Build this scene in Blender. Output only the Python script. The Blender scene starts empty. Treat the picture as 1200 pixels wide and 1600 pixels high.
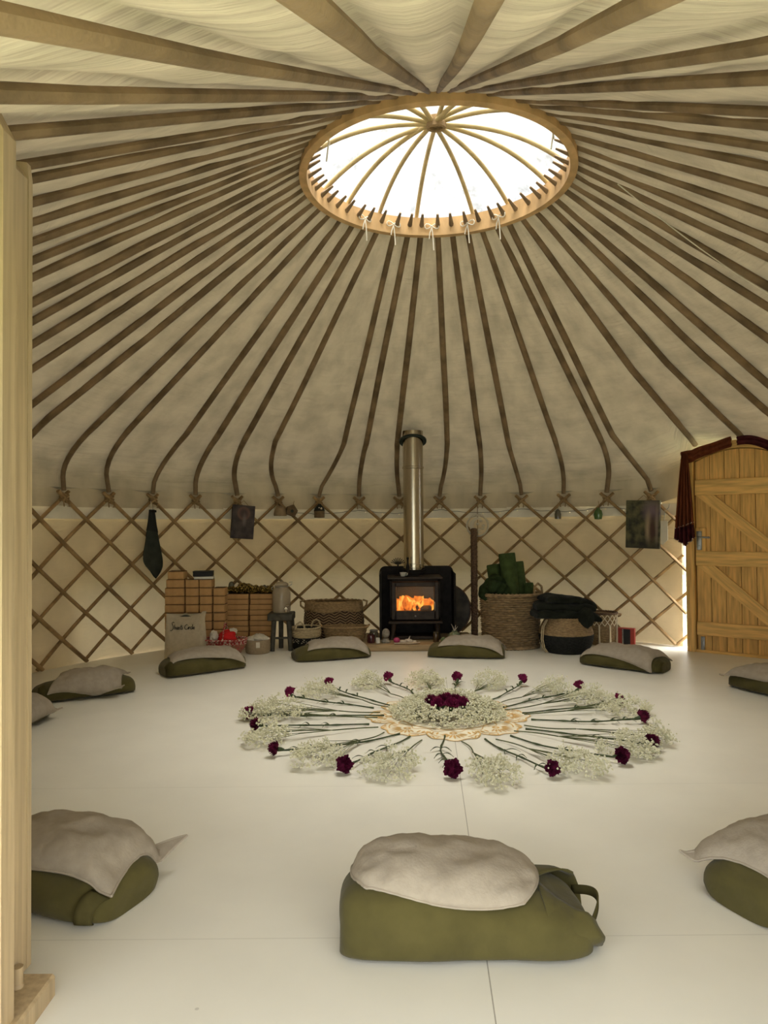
import bpy, math, random
from mathutils import Vector, Matrix, noise
PI = math.pi
S = bpy.context.scene
COL = S.collection
random.seed(7)

# ------------------------------------------------------------------ camera, world, light, exposure
H = 1.15
CAM = Vector((-0.3335, -4.2412, H))
cd = bpy.data.cameras.new('camera')
cd.sensor_width = 36.0
cd.lens = 1109.0 / 1600.0 * 36.0
cd.clip_start = 0.05
cam = bpy.data.objects.new('camera', cd)
COL.objects.link(cam)
cam.matrix_world = Matrix.Translation(CAM) @ Matrix.Rotation(PI / 2 + 0.0202, 4, 'X') @ Matrix.Rotation(-0.008, 4, 'Z')
S.camera = cam

S.view_settings.view_transform = 'Standard'
S.view_settings.look = 'None'
S.view_settings.gamma = 1.0
S.view_settings.use_curve_mapping = False
S.view_settings.exposure = 2.0

SKY = 0.95
w = bpy.data.worlds.new('overcast_sky')
S.world = w
w.use_nodes = True
nt = w.node_tree
bg = nt.nodes['Background']
tc = nt.nodes.new('ShaderNodeTexCoord')
nz = nt.nodes.new('ShaderNodeTexNoise')
nz.inputs['Scale'].default_value = 2.2
nz.inputs['Detail'].default_value = 4
cr = nt.nodes.new('ShaderNodeValToRGB')
cr.color_ramp.elements[0].position = 0.40
cr.color_ramp.elements[0].color = (0.78, 0.87, 1.0, 1)
cr.color_ramp.elements[1].position = 0.56
cr.color_ramp.elements[1].color = (1.0, 0.97, 0.88, 1)
nt.links.new(tc.outputs['Generated'], nz.inputs['Vector'])
nt.links.new(nz.outputs['Fac'], cr.inputs['Fac'])
nt.links.new(cr.outputs['Color'], bg.inputs['Color'])
bg.inputs['Strength'].default_value = SKY

# broad soft sun lamp added straight above, extra skylight through the crown
sl_ = bpy.data.lights.new('crown_fill_sun', 'SUN')
sl_.energy = 13.5
sl_.angle = math.radians(64)
sl_.color = (1.0, 0.965, 0.88)
so_ = bpy.data.objects.new('crown_fill_sun', sl_)
so_.rotation_euler = (0.06, 0.02, 0)
COL.objects.link(so_)

def portal(name, loc, size, rot):
    l = bpy.data.lights.new(name, 'AREA')
    l.shape = 'RECTANGLE'
    l.size, l.size_y = size
    l.cycles.is_portal = True
    o = bpy.data.objects.new(name, l)
    o.location = loc
    o.rotation_euler = rot
    COL.objects.link(o)
portal('crown_daylight', (0, 0, 3.72), (1.75, 1.75), (0, 0, 0))
portal('doorway_daylight', (-0.31, -4.75, 0.85), (2.4, 1.9), (PI / 2, 0, 0))

# ------------------------------------------------------------------ materials
def lin(c):
    return tuple(((v / 255) / 12.92 if v <= 10 else ((v / 255 + 0.055) / 1.055) ** 2.4) for v in c)
M = {}
def mat(name, col, rough=0.8, metal=0.0, var=0.15, scale=8.0, stretch=(1, 1, 1), bump=0.0, bscale=60.0,
        bstretch=None, trans=0.0, tcol=None, emit=0.0, coord='Object', spec=0.3, col2=None, detail=4, ramp=(0.35, 0.65), alpha=1.0, sheen=0.0, bdist=0.02):
    m = bpy.data.materials.new(name)
    m.use_nodes = True
    t = m.node_tree
    b = t.nodes['Principled BSDF']
    out = t.nodes['Material Output']
    co = t.nodes.new('ShaderNodeTexCoord')
    mp = t.nodes.new('ShaderNodeMapping')
    mp.inputs['Scale'].default_value = stretch
    t.links.new(co.outputs[coord], mp.inputs['Vector'])
    n = t.nodes.new('ShaderNodeTexNoise')
    n.inputs['Scale'].default_value = scale
    n.inputs['Detail'].default_value = detail
    t.links.new(mp.outputs[0], n.inputs['Vector'])
    r = t.nodes.new('ShaderNodeValToRGB')
    c2 = col2 if col2 else tuple(min(1, v * (1 + var)) for v in col)
    c1 = col if col2 else tuple(v * (1 - var) for v in col)
    r.color_ramp.elements[0].position, r.color_ramp.elements[1].position = ramp
    r.color_ramp.elements[0].color = (*c1, 1)
    r.color_ramp.elements[1].color = (*c2, 1)
    t.links.new(n.outputs['Fac'], r.inputs['Fac'])
    t.links.new(r.outputs['Color'], b.inputs['Base Color'])
    b.inputs['Roughness'].default_value = rough
    b.inputs['Metallic'].default_value = metal
    b.inputs['Specular IOR Level'].default_value = spec
    b.inputs['Alpha'].default_value = alpha
    if sheen:
        b.inputs['Sheen Weight'].default_value = sheen
    if emit:
        t.links.new(r.outputs['Color'], b.inputs['Emission Color'])
        b.inputs['Emission Strength'].default_value = emit
    if bump:
        mp2 = t.nodes.new('ShaderNodeMapping')
        mp2.inputs['Scale'].default_value = bstretch if bstretch else stretch
        t.links.new(co.outputs[coord], mp2.inputs['Vector'])
        n2 = t.nodes.new('ShaderNodeTexNoise')
        n2.inputs['Scale'].default_value = bscale
        n2.inputs['Detail'].default_value = 3
        t.links.new(mp2.outputs[0], n2.inputs['Vector'])
        bp = t.nodes.new('ShaderNodeBump')
        bp.inputs['Strength'].default_value = bump
        bp.inputs['Distance'].default_value = bdist
        t.links.new(n2.outputs['Fac'], bp.inputs['Height'])
        t.links.new(bp.outputs['Normal'], b.inputs['Normal'])
    if trans:
        tr = t.nodes.new('ShaderNodeBsdfTranslucent')
        mx = t.nodes.new('ShaderNodeMixShader')
        mx.inputs[0].default_value = trans
        if tcol:
            tr.inputs['Color'].default_value = (*tcol, 1)
        else:
            t.links.new(r.outputs['Color'], tr.inputs['Color'])
        t.links.new(b.outputs[0], mx.inputs[1])
        t.links.new(tr.outputs[0], mx.inputs[2])
        t.links.new(mx.outputs[0], out.inputs['Surface'])
    M[name] = m
    return m

mat('roof_canvas', (0.53, 0.455, 0.325), 0.9, var=0.16, scale=3.0, stretch=(3.0, 1.2, 1), coord='UV', bump=0.55, bscale=2.4, bstretch=(1.5, 6, 1), bdist=0.035, trans=0.010, spec=0.1, ramp=(0.3, 0.62))
mat('wall_lining', (0.70, 0.58, 0.385), 0.9, var=0.07, scale=2.0, stretch=(3, 1, 1), coord='UV', bump=0.35, bscale=4, bstretch=(3, 6, 1), trans=0.048, tcol=(0.9, 0.74, 0.48), spec=0.1)
mat('outer_canvas', (0.50, 0.46, 0.36), 0.9, spec=0.1, trans=0.38)
mat('white_band', (0.80, 0.75, 0.62), 0.8, var=0.05, spec=0.15)
mat('pole_wood', (0.215, 0.145, 0.08), 0.65, var=0.35, scale=5, stretch=(1, 1, 1), bump=0.3, bscale=30)
mat('lath_wood', (0.33, 0.215, 0.10), 0.65, var=0.3, scale=9, bump=0.2, bscale=40)
mat('ring_wood', (0.62, 0.40, 0.19), 0.55, var=0.18, scale=9, stretch=(1, 1, 0.4), bump=0.1)
mat('spoke_wood', (0.52, 0.40, 0.20), 0.5, var=0.15, scale=8)
mat('door_wood', (0.70, 0.42, 0.13), 0.5, var=0.22, scale=5, stretch=(9, 9, 0.7), bump=0.08, bscale=20)
mat('door_wood_rail', (0.74, 0.46, 0.15), 0.5, var=0.2, scale=5, stretch=(0.8, 9, 9), bump=0.08, bscale=20)
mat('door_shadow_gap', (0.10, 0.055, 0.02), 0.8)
mat('frame_wood', (0.45, 0.34, 0.20), 0.45, var=0.14, scale=4, stretch=(14, 14, 0.5), bump=0.05, bscale=12)
mat('steel_grey', (0.32, 0.33, 0.32), 0.4, metal=0.8, var=0.1)
mat('cord', (0.75, 0.70, 0.58), 0.9, var=0.1)
mat('rope', (0.30, 0.20, 0.10), 0.9, var=0.25, scale=60)
mat('bag_green', (0.083, 0.071, 0.024), 0.9, var=0.13, scale=9, bump=0.35, bscale=14, spec=0.08, sheen=0.1)
mat('bag_strap', (0.070, 0.060, 0.022), 0.9, var=0.1, scale=30, spec=0.08)
mat('linen', (0.365, 0.315, 0.25), 0.95, var=0.06, scale=30, bump=0.12, bscale=120, bstretch=(1, 1, 1), spec=0.08)
mat('flue_steel', (0.52, 0.46, 0.36), 0.26, metal=1.0, var=0.08, scale=4, stretch=(1, 1, 0.2))
mat('flashing', (0.02, 0.03, 0.025), 0.6)
mat('cast_iron', (0.016, 0.013, 0.011), 0.6, var=0.3, scale=20, bump=0.1, bscale=120, spec=0.15)
mat('iron_brown', (0.035, 0.024, 0.017), 0.5, var=0.3, scale=20, spec=0.25)
mat('hearth_wood', (0.36, 0.255, 0.135), 0.6, var=0.2, scale=5, stretch=(1, 8, 8), bump=0.1)
mat('log', (0.05, 0.03, 0.02), 0.9, var=0.5, scale=30)
mat('kraft', (0.52, 0.315, 0.14), 0.75, var=0.09, scale=14, spec=0.15)
mat('kraft_gap_shade', (0.10, 0.055, 0.022), 0.8, var=0.1)  # painted shade for the gaps between the boxes
mat('black_card', (0.012, 0.012, 0.013), 0.5)
mat('white_card', (0.72, 0.70, 0.64), 0.7)
mat('gold_sequin', (0.09, 0.065, 0.015), 0.25, metal=0.9, var=0.1, scale=70, col2=(0.75, 0.55, 0.18), ramp=(0.52, 0.6), bump=1.0, bscale=90)
mat('jar_water', (0.46, 0.38, 0.27), 0.12, var=0.05, spec=0.5, alpha=0.62)
mat('stool_paint', (0.060, 0.055, 0.040), 0.55, var=0.3, scale=20)
mat('tote_cotton', (0.50, 0.43, 0.31), 0.95, var=0.06, scale=30, bump=0.4, bscale=14, spec=0.08)
mat('ink', (0.02, 0.018, 0.015), 0.8)
mat('wicker', (0.29, 0.20, 0.105), 0.7, var=0.35, scale=26, stretch=(1, 1, 3))
mat('seagrass', (0.30, 0.205, 0.105), 0.8, var=0.3, scale=40, stretch=(1, 1, 3))
mat('seagrass_pale', (0.47, 0.38, 0.23), 0.85, var=0.2, scale=40, stretch=(1, 1, 3))
mat('weave_black', (0.014, 0.015, 0.013), 0.85, var=0.4, scale=60)
mat('macrame', (0.66, 0.58, 0.42), 0.9, var=0.08)
mat('red_weave', (0.36, 0.045, 0.045), 0.75, var=0.1, scale=60, col2=(0.62, 0.50, 0.40), ramp=(0.50, 0.56))
mat('red_weave_low', (0.30, 0.17, 0.10), 0.75, var=0.1, scale=50, col2=(0.40, 0.10, 0.08), ramp=(0.46, 0.56))
mat('red_cloth', (0.55, 0.014, 0.014), 0.8, var=0.15)
mat('white_cloth', (0.66, 0.61, 0.50), 0.9, var=0.08)
mat('pot_cotton', (0.34, 0.26, 0.16), 0.9, var=0.1, scale=60)
mat('mat_green', (0.050, 0.074, 0.024), 0.85, var=0.2, scale=20, spec=0.1)
mat('mat_green_dark', (0.022, 0.036, 0.013), 0.9, var=0.3, scale=20, spec=0.1)
mat('blanket', (0.017, 0.019, 0.014), 0.95, var=0.3, scale=12, bump=0.5, bscale=18, spec=0.04, sheen=0.05)
mat('drum_skin', (0.060, 0.050, 0.036), 0.6, var=0.4, scale=9)
mat('stick_wood', (0.11, 0.062, 0.034), 0.6, var=0.5, scale=70)
mat('white_wire', (0.62, 0.56, 0.44), 0.8, var=0.1)
mat('curtain', (0.135, 0.036, 0.014), 0.8, var=0.25, scale=14, stretch=(3, 3, 0.5), spec=0.15)
mat('curtain_dark', (0.065, 0.012, 0.016), 0.75, var=0.3, scale=20, spec=0.15)
mat('sequin', (0.8, 0.72, 0.6), 0.3, metal=0.5)
mat('drybag', (0.030, 0.034, 0.026), 0.75, var=0.2, scale=14, spec=0.2)
mat('drybag_dark', (0.012, 0.013, 0.011), 0.7)
mat('brown_felt', (0.15, 0.10, 0.055), 0.9, var=0.2, scale=30)
mat('tan_cloth', (0.27, 0.19, 0.11), 0.9, var=0.1, scale=30)
mat('glass_dark', (0.10, 0.09, 0.06), 0.12, spec=0.6)
mat('glass_green', (0.06, 0.12, 0.035), 0.12, spec=0.6)
mat('paper', (0.72, 0.67, 0.55), 0.85, var=0.04)
mat('book_red', (0.33, 0.045, 0.03), 0.6, var=0.1)
mat('carnation', (0.17, 0.010, 0.055), 0.7, var=0.35, scale=40, spec=0.15)
mat('carnation_wine', (0.105, 0.008, 0.034), 0.7, var=0.35, scale=40, spec=0.15)
mat('stem', (0.042, 0.060, 0.022), 0.6, var=0.25, scale=30)
mat('stem_pale', (0.085, 0.098, 0.040), 0.7, var=0.25, scale=30)
mat('floret', (0.58, 0.56, 0.36), 0.8, var=0.14, scale=60, col2=(0.78, 0.76, 0.60))
mat('mandala_gold', (0.66, 0.42, 0.15), 0.6, var=0.15, scale=14)
mat('mandala_cream', (0.84, 0.78, 0.62), 0.7, var=0.04, scale=14)
mat('succulent', (0.16, 0.22, 0.10), 0.7, var=0.2, scale=60)
mat('jade_glaze', (0.19, 0.23, 0.14), 0.35, var=0.15, scale=30)
mat('wine_glass', (0.05, 0.012, 0.014), 0.15, spec=0.6)
mat('grey_stone', (0.26, 0.24, 0.20), 0.8, var=0.3, scale=40)
mat('pink_wax', (0.40, 0.05, 0.14), 0.5, var=0.1)
mat('shell', (0.60, 0.52, 0.42), 0.5, var=0.2, scale=60)
mat('amber_jar', (0.055, 0.03, 0.012), 0.2, spec=0.6)
mat('grass', (0.10, 0.115, 0.075), 0.9, var=0.4, scale=2)
mat('bulb', (1.0, 0.75, 0.4), 0.4, emit=0.2)

def flame_mat():
    m = bpy.data.materials.new('flame')
    m.use_nodes = True
    t = m.node_tree
    t.nodes.remove(t.nodes['Principled BSDF'])
    co = t.nodes.new('ShaderNodeTexCoord')
    n = t.nodes.new('ShaderNodeTexNoise'); n.inputs['Scale'].default_value = 14; n.inputs['Detail'].default_value = 5
    t.links.new(co.outputs['Object'], n.inputs['Vector'])
    r = t.nodes.new('ShaderNodeValToRGB')
    e = r.color_ramp.elements
    e[0].position = 0.33; e[0].color = (0.30, 0.03, 0.004, 1)
    e[1].position = 0.66; e[1].color = (1.0, 0.60, 0.10, 1)
    k = r.color_ramp.elements.new(0.5); k.color = (0.85, 0.19, 0.015, 1)
    t.links.new(n.outputs['Fac'], r.inputs['Fac'])
    em = t.nodes.new('ShaderNodeEmission'); em.inputs['Strength'].default_value = 0.36
    t.links.new(r.outputs['Color'], em.inputs['Color'])
    t.links.new(em.outputs[0], t.nodes['Material Output'].inputs['Surface'])
    M['flame'] = m
flame_mat()

def dome_mat():
    m = bpy.data.materials.new('dome_cover')
    m.use_nodes = True
    t = m.node_tree
    b = t.nodes['Principled BSDF']
    co = t.nodes.new('ShaderNodeTexCoord')
    n = t.nodes.new('ShaderNodeTexNoise'); n.inputs['Scale'].default_value = 7; n.inputs['Detail'].default_value = 8; n.inputs['Roughness'].default_value = 0.7
    t.links.new(co.outputs['Object'], n.inputs['Vector'])
    r = t.nodes.new('ShaderNodeValToRGB')
    r.color_ramp.elements[0].position = 0.28; r.color_ramp.elements[0].color = (0.15, 0.146, 0.137, 1)
    r.color_ramp.elements[1].position = 0.46; r.color_ramp.elements[1].color = (0.265, 0.265, 0.263, 1)
    t.links.new(n.outputs['Fac'], r.inputs['Fac'])
    tp = t.nodes.new('ShaderNodeBsdfTransparent')
    tl = t.nodes.new('ShaderNodeBsdfTranslucent')
    t.links.new(r.outputs['Color'], tp.inputs['Color'])
    t.links.new(r.outputs['Color'], tl.inputs['Color'])
    mx = t.nodes.new('ShaderNodeMixShader'); mx.inputs[0].default_value = 0.08
    t.links.new(tp.outputs[0], mx.inputs[1]); t.links.new(tl.outputs[0], mx.inputs[2])
    t.nodes.remove(b)
    t.links.new(mx.outputs[0], t.nodes['Material Output'].inputs['Surface'])
    M['dome_cover'] = m
dome_mat()

def floor_mat():
    m = mat('floor_paint', (0.80, 0.775, 0.69), 0.38, var=0.025, scale=3, spec=0.35, bump=0.03, bscale=20)
    t = m.node_tree
    b = t.nodes['Principled BSDF']
    co = t.nodes.new('ShaderNodeTexCoord'); sp = t.nodes.new('ShaderNodeSeparateXYZ')
    t.links.new(co.outputs['Object'], sp.inputs[0])
    def math(op, a, bb=None):
        n = t.nodes.new('ShaderNodeMath'); n.operation = op
        for i, v in enumerate((a, bb)):
            if v is None: continue
            if isinstance(v, (int, float)): n.inputs[i].default_value = v
            else: t.links.new(v, n.inputs[i])
        return n.outputs[0]
    def near(sock, v, wd):
        return math('LESS_THAN', math('ABSOLUTE', math('SUBTRACT', sock, v)), wd)
    g = None
    for v in (1.085, -1.072, -2.232):
        k = near(sp.outputs[1], v, 0.0016)
        g = k if g is None else math('MAXIMUM', g, k)
    tilt = math('ADD', sp.outputs[0], math('MULTIPLY', sp.outputs[1], -0.056))
    lng = math('MULTIPLY', near(tilt, 0.060, 0.0016), math('LESS_THAN', sp.outputs[1], 1.085))
    seam = math('MAXIMUM', math('MULTIPLY', g, 0.35), lng)
    # a few screw marks and scuffs
    vo = t.nodes.new('ShaderNodeTexVoronoi'); vo.inputs['Scale'].default_value = 2.6
    t.links.new(co.outputs['Object'], vo.inputs['Vector'])
    dots = math('MULTIPLY', math('LESS_THAN', vo.outputs['Distance'], 0.014), 0.5)
    seam = math('MAXIMUM', seam, dots)
    mix = t.nodes.new('ShaderNodeMixRGB')
    t.links.new(math('MULTIPLY', seam, 0.75), mix.inputs[0])
    src = b.inputs['Base Color'].links[0].from_socket
    t.links.new(src, mix.inputs[1]); mix.inputs[2].default_value = (0.26, 0.235, 0.18, 1)
    t.links.new(mix.outputs[0], b.inputs['Base Color'])
floor_mat()

def picture_mat(name, kind):
    m = bpy.data.materials.new(name); m.use_nodes = True
    t = m.node_tree; b = t.nodes['Principled BSDF']; b.inputs['Roughness'].default_value = 0.7
    co = t.nodes.new('ShaderNodeTexCoord')
    n = t.nodes.new('ShaderNodeTexNoise'); n.inputs['Scale'].default_value = 13; n.inputs['Detail'].default_value = 6
    t.links.new(co.outputs['Object'], n.inputs['Vector'])
    r = t.nodes.new('ShaderNodeValToRGB'); e = r.color_ramp.elements
    def blob(cx, cz, rx, rz, soft=0.35):
        mp = t.nodes.new('ShaderNodeMapping'); mp.vector_type = 'POINT'
        mp.inputs['Location'].default_value = (-cx / rx, 0, -cz / rz); mp.inputs['Scale'].default_value = (1 / rx, 0, 1 / rz)
        t.links.new(co.outputs['Object'], mp.inputs['Vector'])
        ln = t.nodes.new('ShaderNodeVectorMath'); ln.operation = 'LENGTH'
        t.links.new(mp.outputs[0], ln.inputs[0])
        mr = t.nodes.new('ShaderNodeMapRange'); mr.inputs[1].default_value = 1 + soft; mr.inputs[2].default_value = 1 - soft
        t.links.new(ln.outputs['Value'], mr.inputs[0])
        return mr.outputs[0]
    def over(base, fac, col, k):
        mu = t.nodes.new('ShaderNodeMath'); mu.operation = 'MULTIPLY'; mu.inputs[1].default_value = k
        t.links.new(fac, mu.inputs[0])
        mx = t.nodes.new('ShaderNodeMixRGB'); t.links.new(mu.outputs[0], mx.inputs[0]); t.links.new(base, mx.inputs[1])
        if isinstance(col, tuple): mx.inputs[2].default_value = (*col, 1)
        else: t.links.new(col, mx.inputs[2])
        return mx.outputs[0]
    if kind == 'dark':
        e[0].position = 0.35; e[0].color = (0.028, 0.022, 0.024, 1); e[1].position = 0.7; e[1].color = (0.085, 0.065, 0.062, 1)
        t.links.new(n.outputs['Fac'], r.inputs['Fac'])
        c = over(r.outputs['Color'], blob(0, 0.085, 0.065, 0.065, 0.15), (0.20, 0.10, 0.075), 0.7)
        c = over(c, blob(0, 0.085, 0.045, 0.05, 0.4), (0.05, 0.035, 0.04), 0.9)
        c = over(c, blob(0.01, 0.02, 0.018, 0.05, 0.6), (0.2, 0.17, 0.15), 0.6)
    else:
        e[0].position = 0.36; e[0].color = (0.012, 0.014, 0.008, 1); e[1].position = 0.66; e[1].color = (0.13, 0.12, 0.055, 1)
        t.links.new(n.outputs['Fac'], r.inputs['Fac'])
        c = over(r.outputs['Color'], blob(0.085, 0.13, 0.07, 0.08, 0.7), (0.20, 0.14, 0.17), 0.8)
        c = over(c, blob(0.055, -0.03, 0.025, 0.12, 0.6), (0.36, 0.27, 0.17), 0.9)
        c = over(c, blob(0.095, -0.05, 0.03, 0.12, 0.5), (0.06, 0.025, 0.018), 0.95)
        c = over(c, blob(0.135, 0.0, 0.012, 0.15, 0.7), (0.30, 0.22, 0.18), 0.6)
        c = over(c, blob(0.0, -0.26, 0.3, 0.07, 0.6), (0.02, 0.017, 0.012), 0.9)
    t.links.new(c, b.inputs['Base Color'])
    M[name] = m
picture_mat('dark_print', 'dark')
picture_mat('forest_print', 'forest')

def chevron_mat():
    m = bpy.data.materials.new('chevron_weave'); m.use_nodes = True
    t = m.node_tree; b = t.nodes['Principled BSDF']; b.inputs['Roughness'].default_value = 0.8
    co = t.nodes.new('ShaderNodeTexCoord'); sp = t.nodes.new('ShaderNodeSeparateXYZ')
    t.links.new(co.outputs['UV'], sp.inputs[0])
    def math(op, a, bb=None):
        n = t.nodes.new('ShaderNodeMath'); n.operation = op
        for i, v in enumerate((a, bb)):
            if v is None: continue
            if isinstance(v, (int, float)): n.inputs[i].default_value = v
            else: t.links.new(v, n.inputs[i])
        return n.outputs[0]
    # u, v are metres round and up the side: zigzag stripes
    zig = math('PINGPONG', sp.outputs[0], 0.055)
    k = math('ADD', sp.outputs[1], math('MULTIPLY', zig, -0.5))
    st = math('LESS_THAN', math('FRACT', math('MULTIPLY', k, 38.0)), 0.34)
    mx = t.nodes.new('ShaderNodeMixRGB'); t.links.new(st, mx.inputs[0])
    mx.inputs[1].default_value = (0.060, 0.034, 0.018, 1); mx.inputs[2].default_value = (0.36, 0.25, 0.13, 1)
    t.links.new(mx.outputs[0], b.inputs['Base Color'])
    M['chevron_weave'] = m
chevron_mat()

# ------------------------------------------------------------------ mesh helpers
class MB:
    """collects shapes in world (or local) coordinates and links them as one mesh object"""
    def __init__(s):
        s.v = []; s.f = []; s.uv = {}
    def add(s, vs, fs):
        o = len(s.v)
        s.v += [tuple(p) for p in vs]
        s.f += [tuple(i + o for i in f) for f in fs]
        return s
    def box(s, c, size, rz=0.0, rot=None, bev=0.0):
        hx, hy, hz = size[0] / 2, size[1] / 2, size[2] / 2
        R = rot if rot else Matrix.Rotation(rz, 3, 'Z')
        c = Vector(c)
        if bev <= 0:
            vs = [c + R @ Vector((x * hx, y * hy, z * hz)) for x in (-1, 1) for y in (-1, 1) for z in (-1, 1)]
            fs = [(0, 1, 3, 2), (4, 6, 7, 5), (0, 4, 5, 1), (2, 3, 7, 6), (0, 2, 6, 4), (1, 5, 7, 3)]
            return s.add(vs, fs)
        b = min(bev, hx * .9, hy * .9, hz * .9)
        vs = []; idx = {}
        for x in (-1, 1):
            for y in (-1, 1):
                for z in (-1, 1):
                    for a in range(3):
                        p = [x * (hx - b), y * (hy - b), z * (hz - b)]
                        p[a] = (x * hx, y * hy, z * hz)[a]
                        idx[(x, y, z, a)] = len(vs); vs.append(c + R @ Vector(p))
        fs = []
        for a in range(3):
            o1, o2 = [i for i in range(3) if i != a]
            for sg in (-1, 1):
                q = []
                for (p1, p2) in ((-1, -1), (1, -1), (1, 1), (-1, 1)):
                    k = [0, 0, 0]; k[a] = sg; k[o1] = p1; k[o2] = p2
                    q.append(idx[(*k, a)])
                fs.append(tuple(q))
        for a in range(3):
            o1, o2 = [i for i in range(3) if i != a]
            for p1 in (-1, 1):
                for p2 in (-1, 1):
                    k1 = [0, 0, 0]; k1[a] = -1; k1[o1] = p1; k1[o2] = p2
                    k2 = list(k1); k2[a] = 1
                    fs.append((idx[(*k1, o1)], idx[(*k2, o1)], idx[(*k2, o2)], idx[(*k1, o2)]))
        for x in (-1, 1):
            for y in (-1, 1):
                for z in (-1, 1):
                    fs.append(tuple(idx[(x, y, z, a)] for a in range(3)))
        return s.add(vs, fs)
    def tube(s, path, rad, n=8, cap=True, up=None, flat=1.0, closed=False):
        P = [Vector(p) for p in path]
        m = len(P)
        R = rad if isinstance(rad, (list, tuple)) else [rad] * m
        t0 = (P[1] - P[0]).normalized()
        a = Vector(up) if up else (Vector((0, 0, 1)) if abs(t0.z) < 0.9 else Vector((1, 0, 0)))
        vs = []
        nrm = (a - t0 * a.dot(t0)).normalized()
        for i in range(m):
            if closed: t = P[(i + 1) % m] - P[i - 1]
            else: t = P[min(i + 1, m - 1)] - P[max(i - 1, 0)]
            t = t.normalized() if t.length > 1e-9 else t0
            if up: nrm = a
            nrm = nrm - t * nrm.dot(t)
            nrm = nrm.normalized() if nrm.length > 1e-6 else t.orthogonal().normalized()
            bn = t.cross(nrm)
            for k in range(n):
                q = 2 * PI * k / n
                vs.append(P[i] + (nrm * math.cos(q) * flat + bn * math.sin(q)) * R[i])
        fs = []
        for i in range(m if closed else m - 1):
            j = (i + 1) % m
            for k in range(n):
                fs.append((i * n + k, i * n + (k + 1) % n, j * n + (k + 1) % n, j * n + k))
        if cap and not closed:
            fs.append(tuple(range(n - 1, -1, -1)))
            fs.append(tuple((m - 1) * n + k for k in range(n)))
        return s.add(vs, fs)
    def lathe(s, prof, c=(0, 0, 0), n=32, sx=1.0, sy=1.0, rz=0.0, cap=False, R3=None, fn=None):
        """prof: (r, z) pairs"""
        c = Vector(c); vs = []
        R = R3 if R3 else Matrix.Rotation(rz, 3, 'Z')
        for i, (r, z) in enumerate(prof):
            for k in range(n):
                a = 2 * PI * k / n
                rr = r + (fn(a, i) if fn else 0)
                vs.append(c + R @ Vector((rr * sx * math.cos(a), rr * sy * math.sin(a), z)))
        fs = []
        for i in range(len(prof) - 1):
            for k in range(n):
                fs.append((i * n + k, i * n + (k + 1) % n, (i + 1) * n + (k + 1) % n, (i + 1) * n + k))
        if cap:
            fs.append(tuple(range(n - 1, -1, -1)))
            fs.append(tuple((len(prof) - 1) * n + k for k in range(n)))
        return s.add(vs, fs)
    def ball(s, c, r, n=12, m=8, sc=(1, 1, 1), fn=None, R3=None):
        c = Vector(c); vs = []; fs = []
        R = R3 if R3 else Matrix.Identity(3)
        for i in range(m + 1):
            th = PI * i / m
            for k in range(n):
                a = 2 * PI * k / n
                d = Vector((math.sin(th) * math.cos(a), math.sin(th) * math.sin(a), math.cos(th)))
                rr = r * (fn(d) if fn else 1)
                vs.append(c + R @ Vector((d.x * rr * sc[0], d.y * rr * sc[1], d.z * rr * sc[2])))
        for i in range(m):
            for k in range(n):
                fs.append((i * n + k, (i + 1) * n + k, (i + 1) * n + (k + 1) % n, i * n + (k + 1) % n))
        return s.add(vs, fs)
    def octa(s, c, r):
        c = Vector(c)
        d = [Vector(p) for p in ((r, 0, 0), (-r, 0, 0), (0, r, 0), (0, -r, 0), (0, 0, r), (0, 0, -r))]
        return s.add([c + q for q in d], [(0, 2, 4), (2, 1, 4), (1, 3, 4), (3, 0, 4), (2, 0, 5), (1, 2, 5), (3, 1, 5), (0, 3, 5)])
    def grid(s, fn, nu, nv, cu=False, uvfn=None):
        """fn(i, j) -> point"""
        o = len(s.v)
        vs = [fn(i, j) for i in range(nu) for j in range(nv)]
        fs = []
        for i in range(nu if cu else nu - 1):
            for j in range(nv - 1):
                i2 = (i + 1) % nu
                fs.append((i * nv + j, i2 * nv + j, i2 * nv + j + 1, i * nv + j + 1))
        s.add(vs, fs)
        if uvfn:
            for i in range(nu):
                for j in range(nv): s.uv[o + i * nv + j] = uvfn(i, j)
        return s
    def prism(s, pts, y0, y1, R3=None, c=(0, 0, 0)):
        """polygon in x, z pulled along y"""
        c = Vector(c); R = R3 if R3 else Matrix.Identity(3)
        n = len(pts)
        vs = [c + R @ Vector((x, y0, z)) for x, z in pts] + [c + R @ Vector((x, y1, z)) for x, z in pts]
        fs = [tuple(range(n)), tuple(range(2 * n - 1, n - 1, -1))]
        for i in range(n): fs.append((i, n + i, n + (i + 1) % n, (i + 1) % n))
        return s.add(vs, fs)
    def build(s, name, m, parent=None, smooth=True, origin=None, solid=0.0, angle=None):
        me = bpy.data.meshes.new(name)
        org = Vector(origin) if origin else Vector((0, 0, 0))
        me.from_pydata([Vector(p) - org for p in s.v], [], s.f)
        if s.uv:
            l = me.uv_layers.new(name='UVMap')
            for lp in me.loops: l.data[lp.index].uv = s.uv.get(lp.vertex_index, (0, 0))
        me.materials.append(M[m] if isinstance(m, str) else m)
        if smooth:
            me.polygons.foreach_set('use_smooth', [True] * len(me.polygons))
            try: me.set_sharp_from_angle(angle=angle if angle else 0.9)
            except Exception: pass
        me.update()
        o = bpy.data.objects.new(name, me)
        COL.objects.link(o)
        if parent is not None:
            o.parent = parent
        o.location = org
        if solid:
            q = o.modifiers.new('thickness', 'SOLIDIFY'); q.thickness = solid; q.offset = 0
        return o

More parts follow.
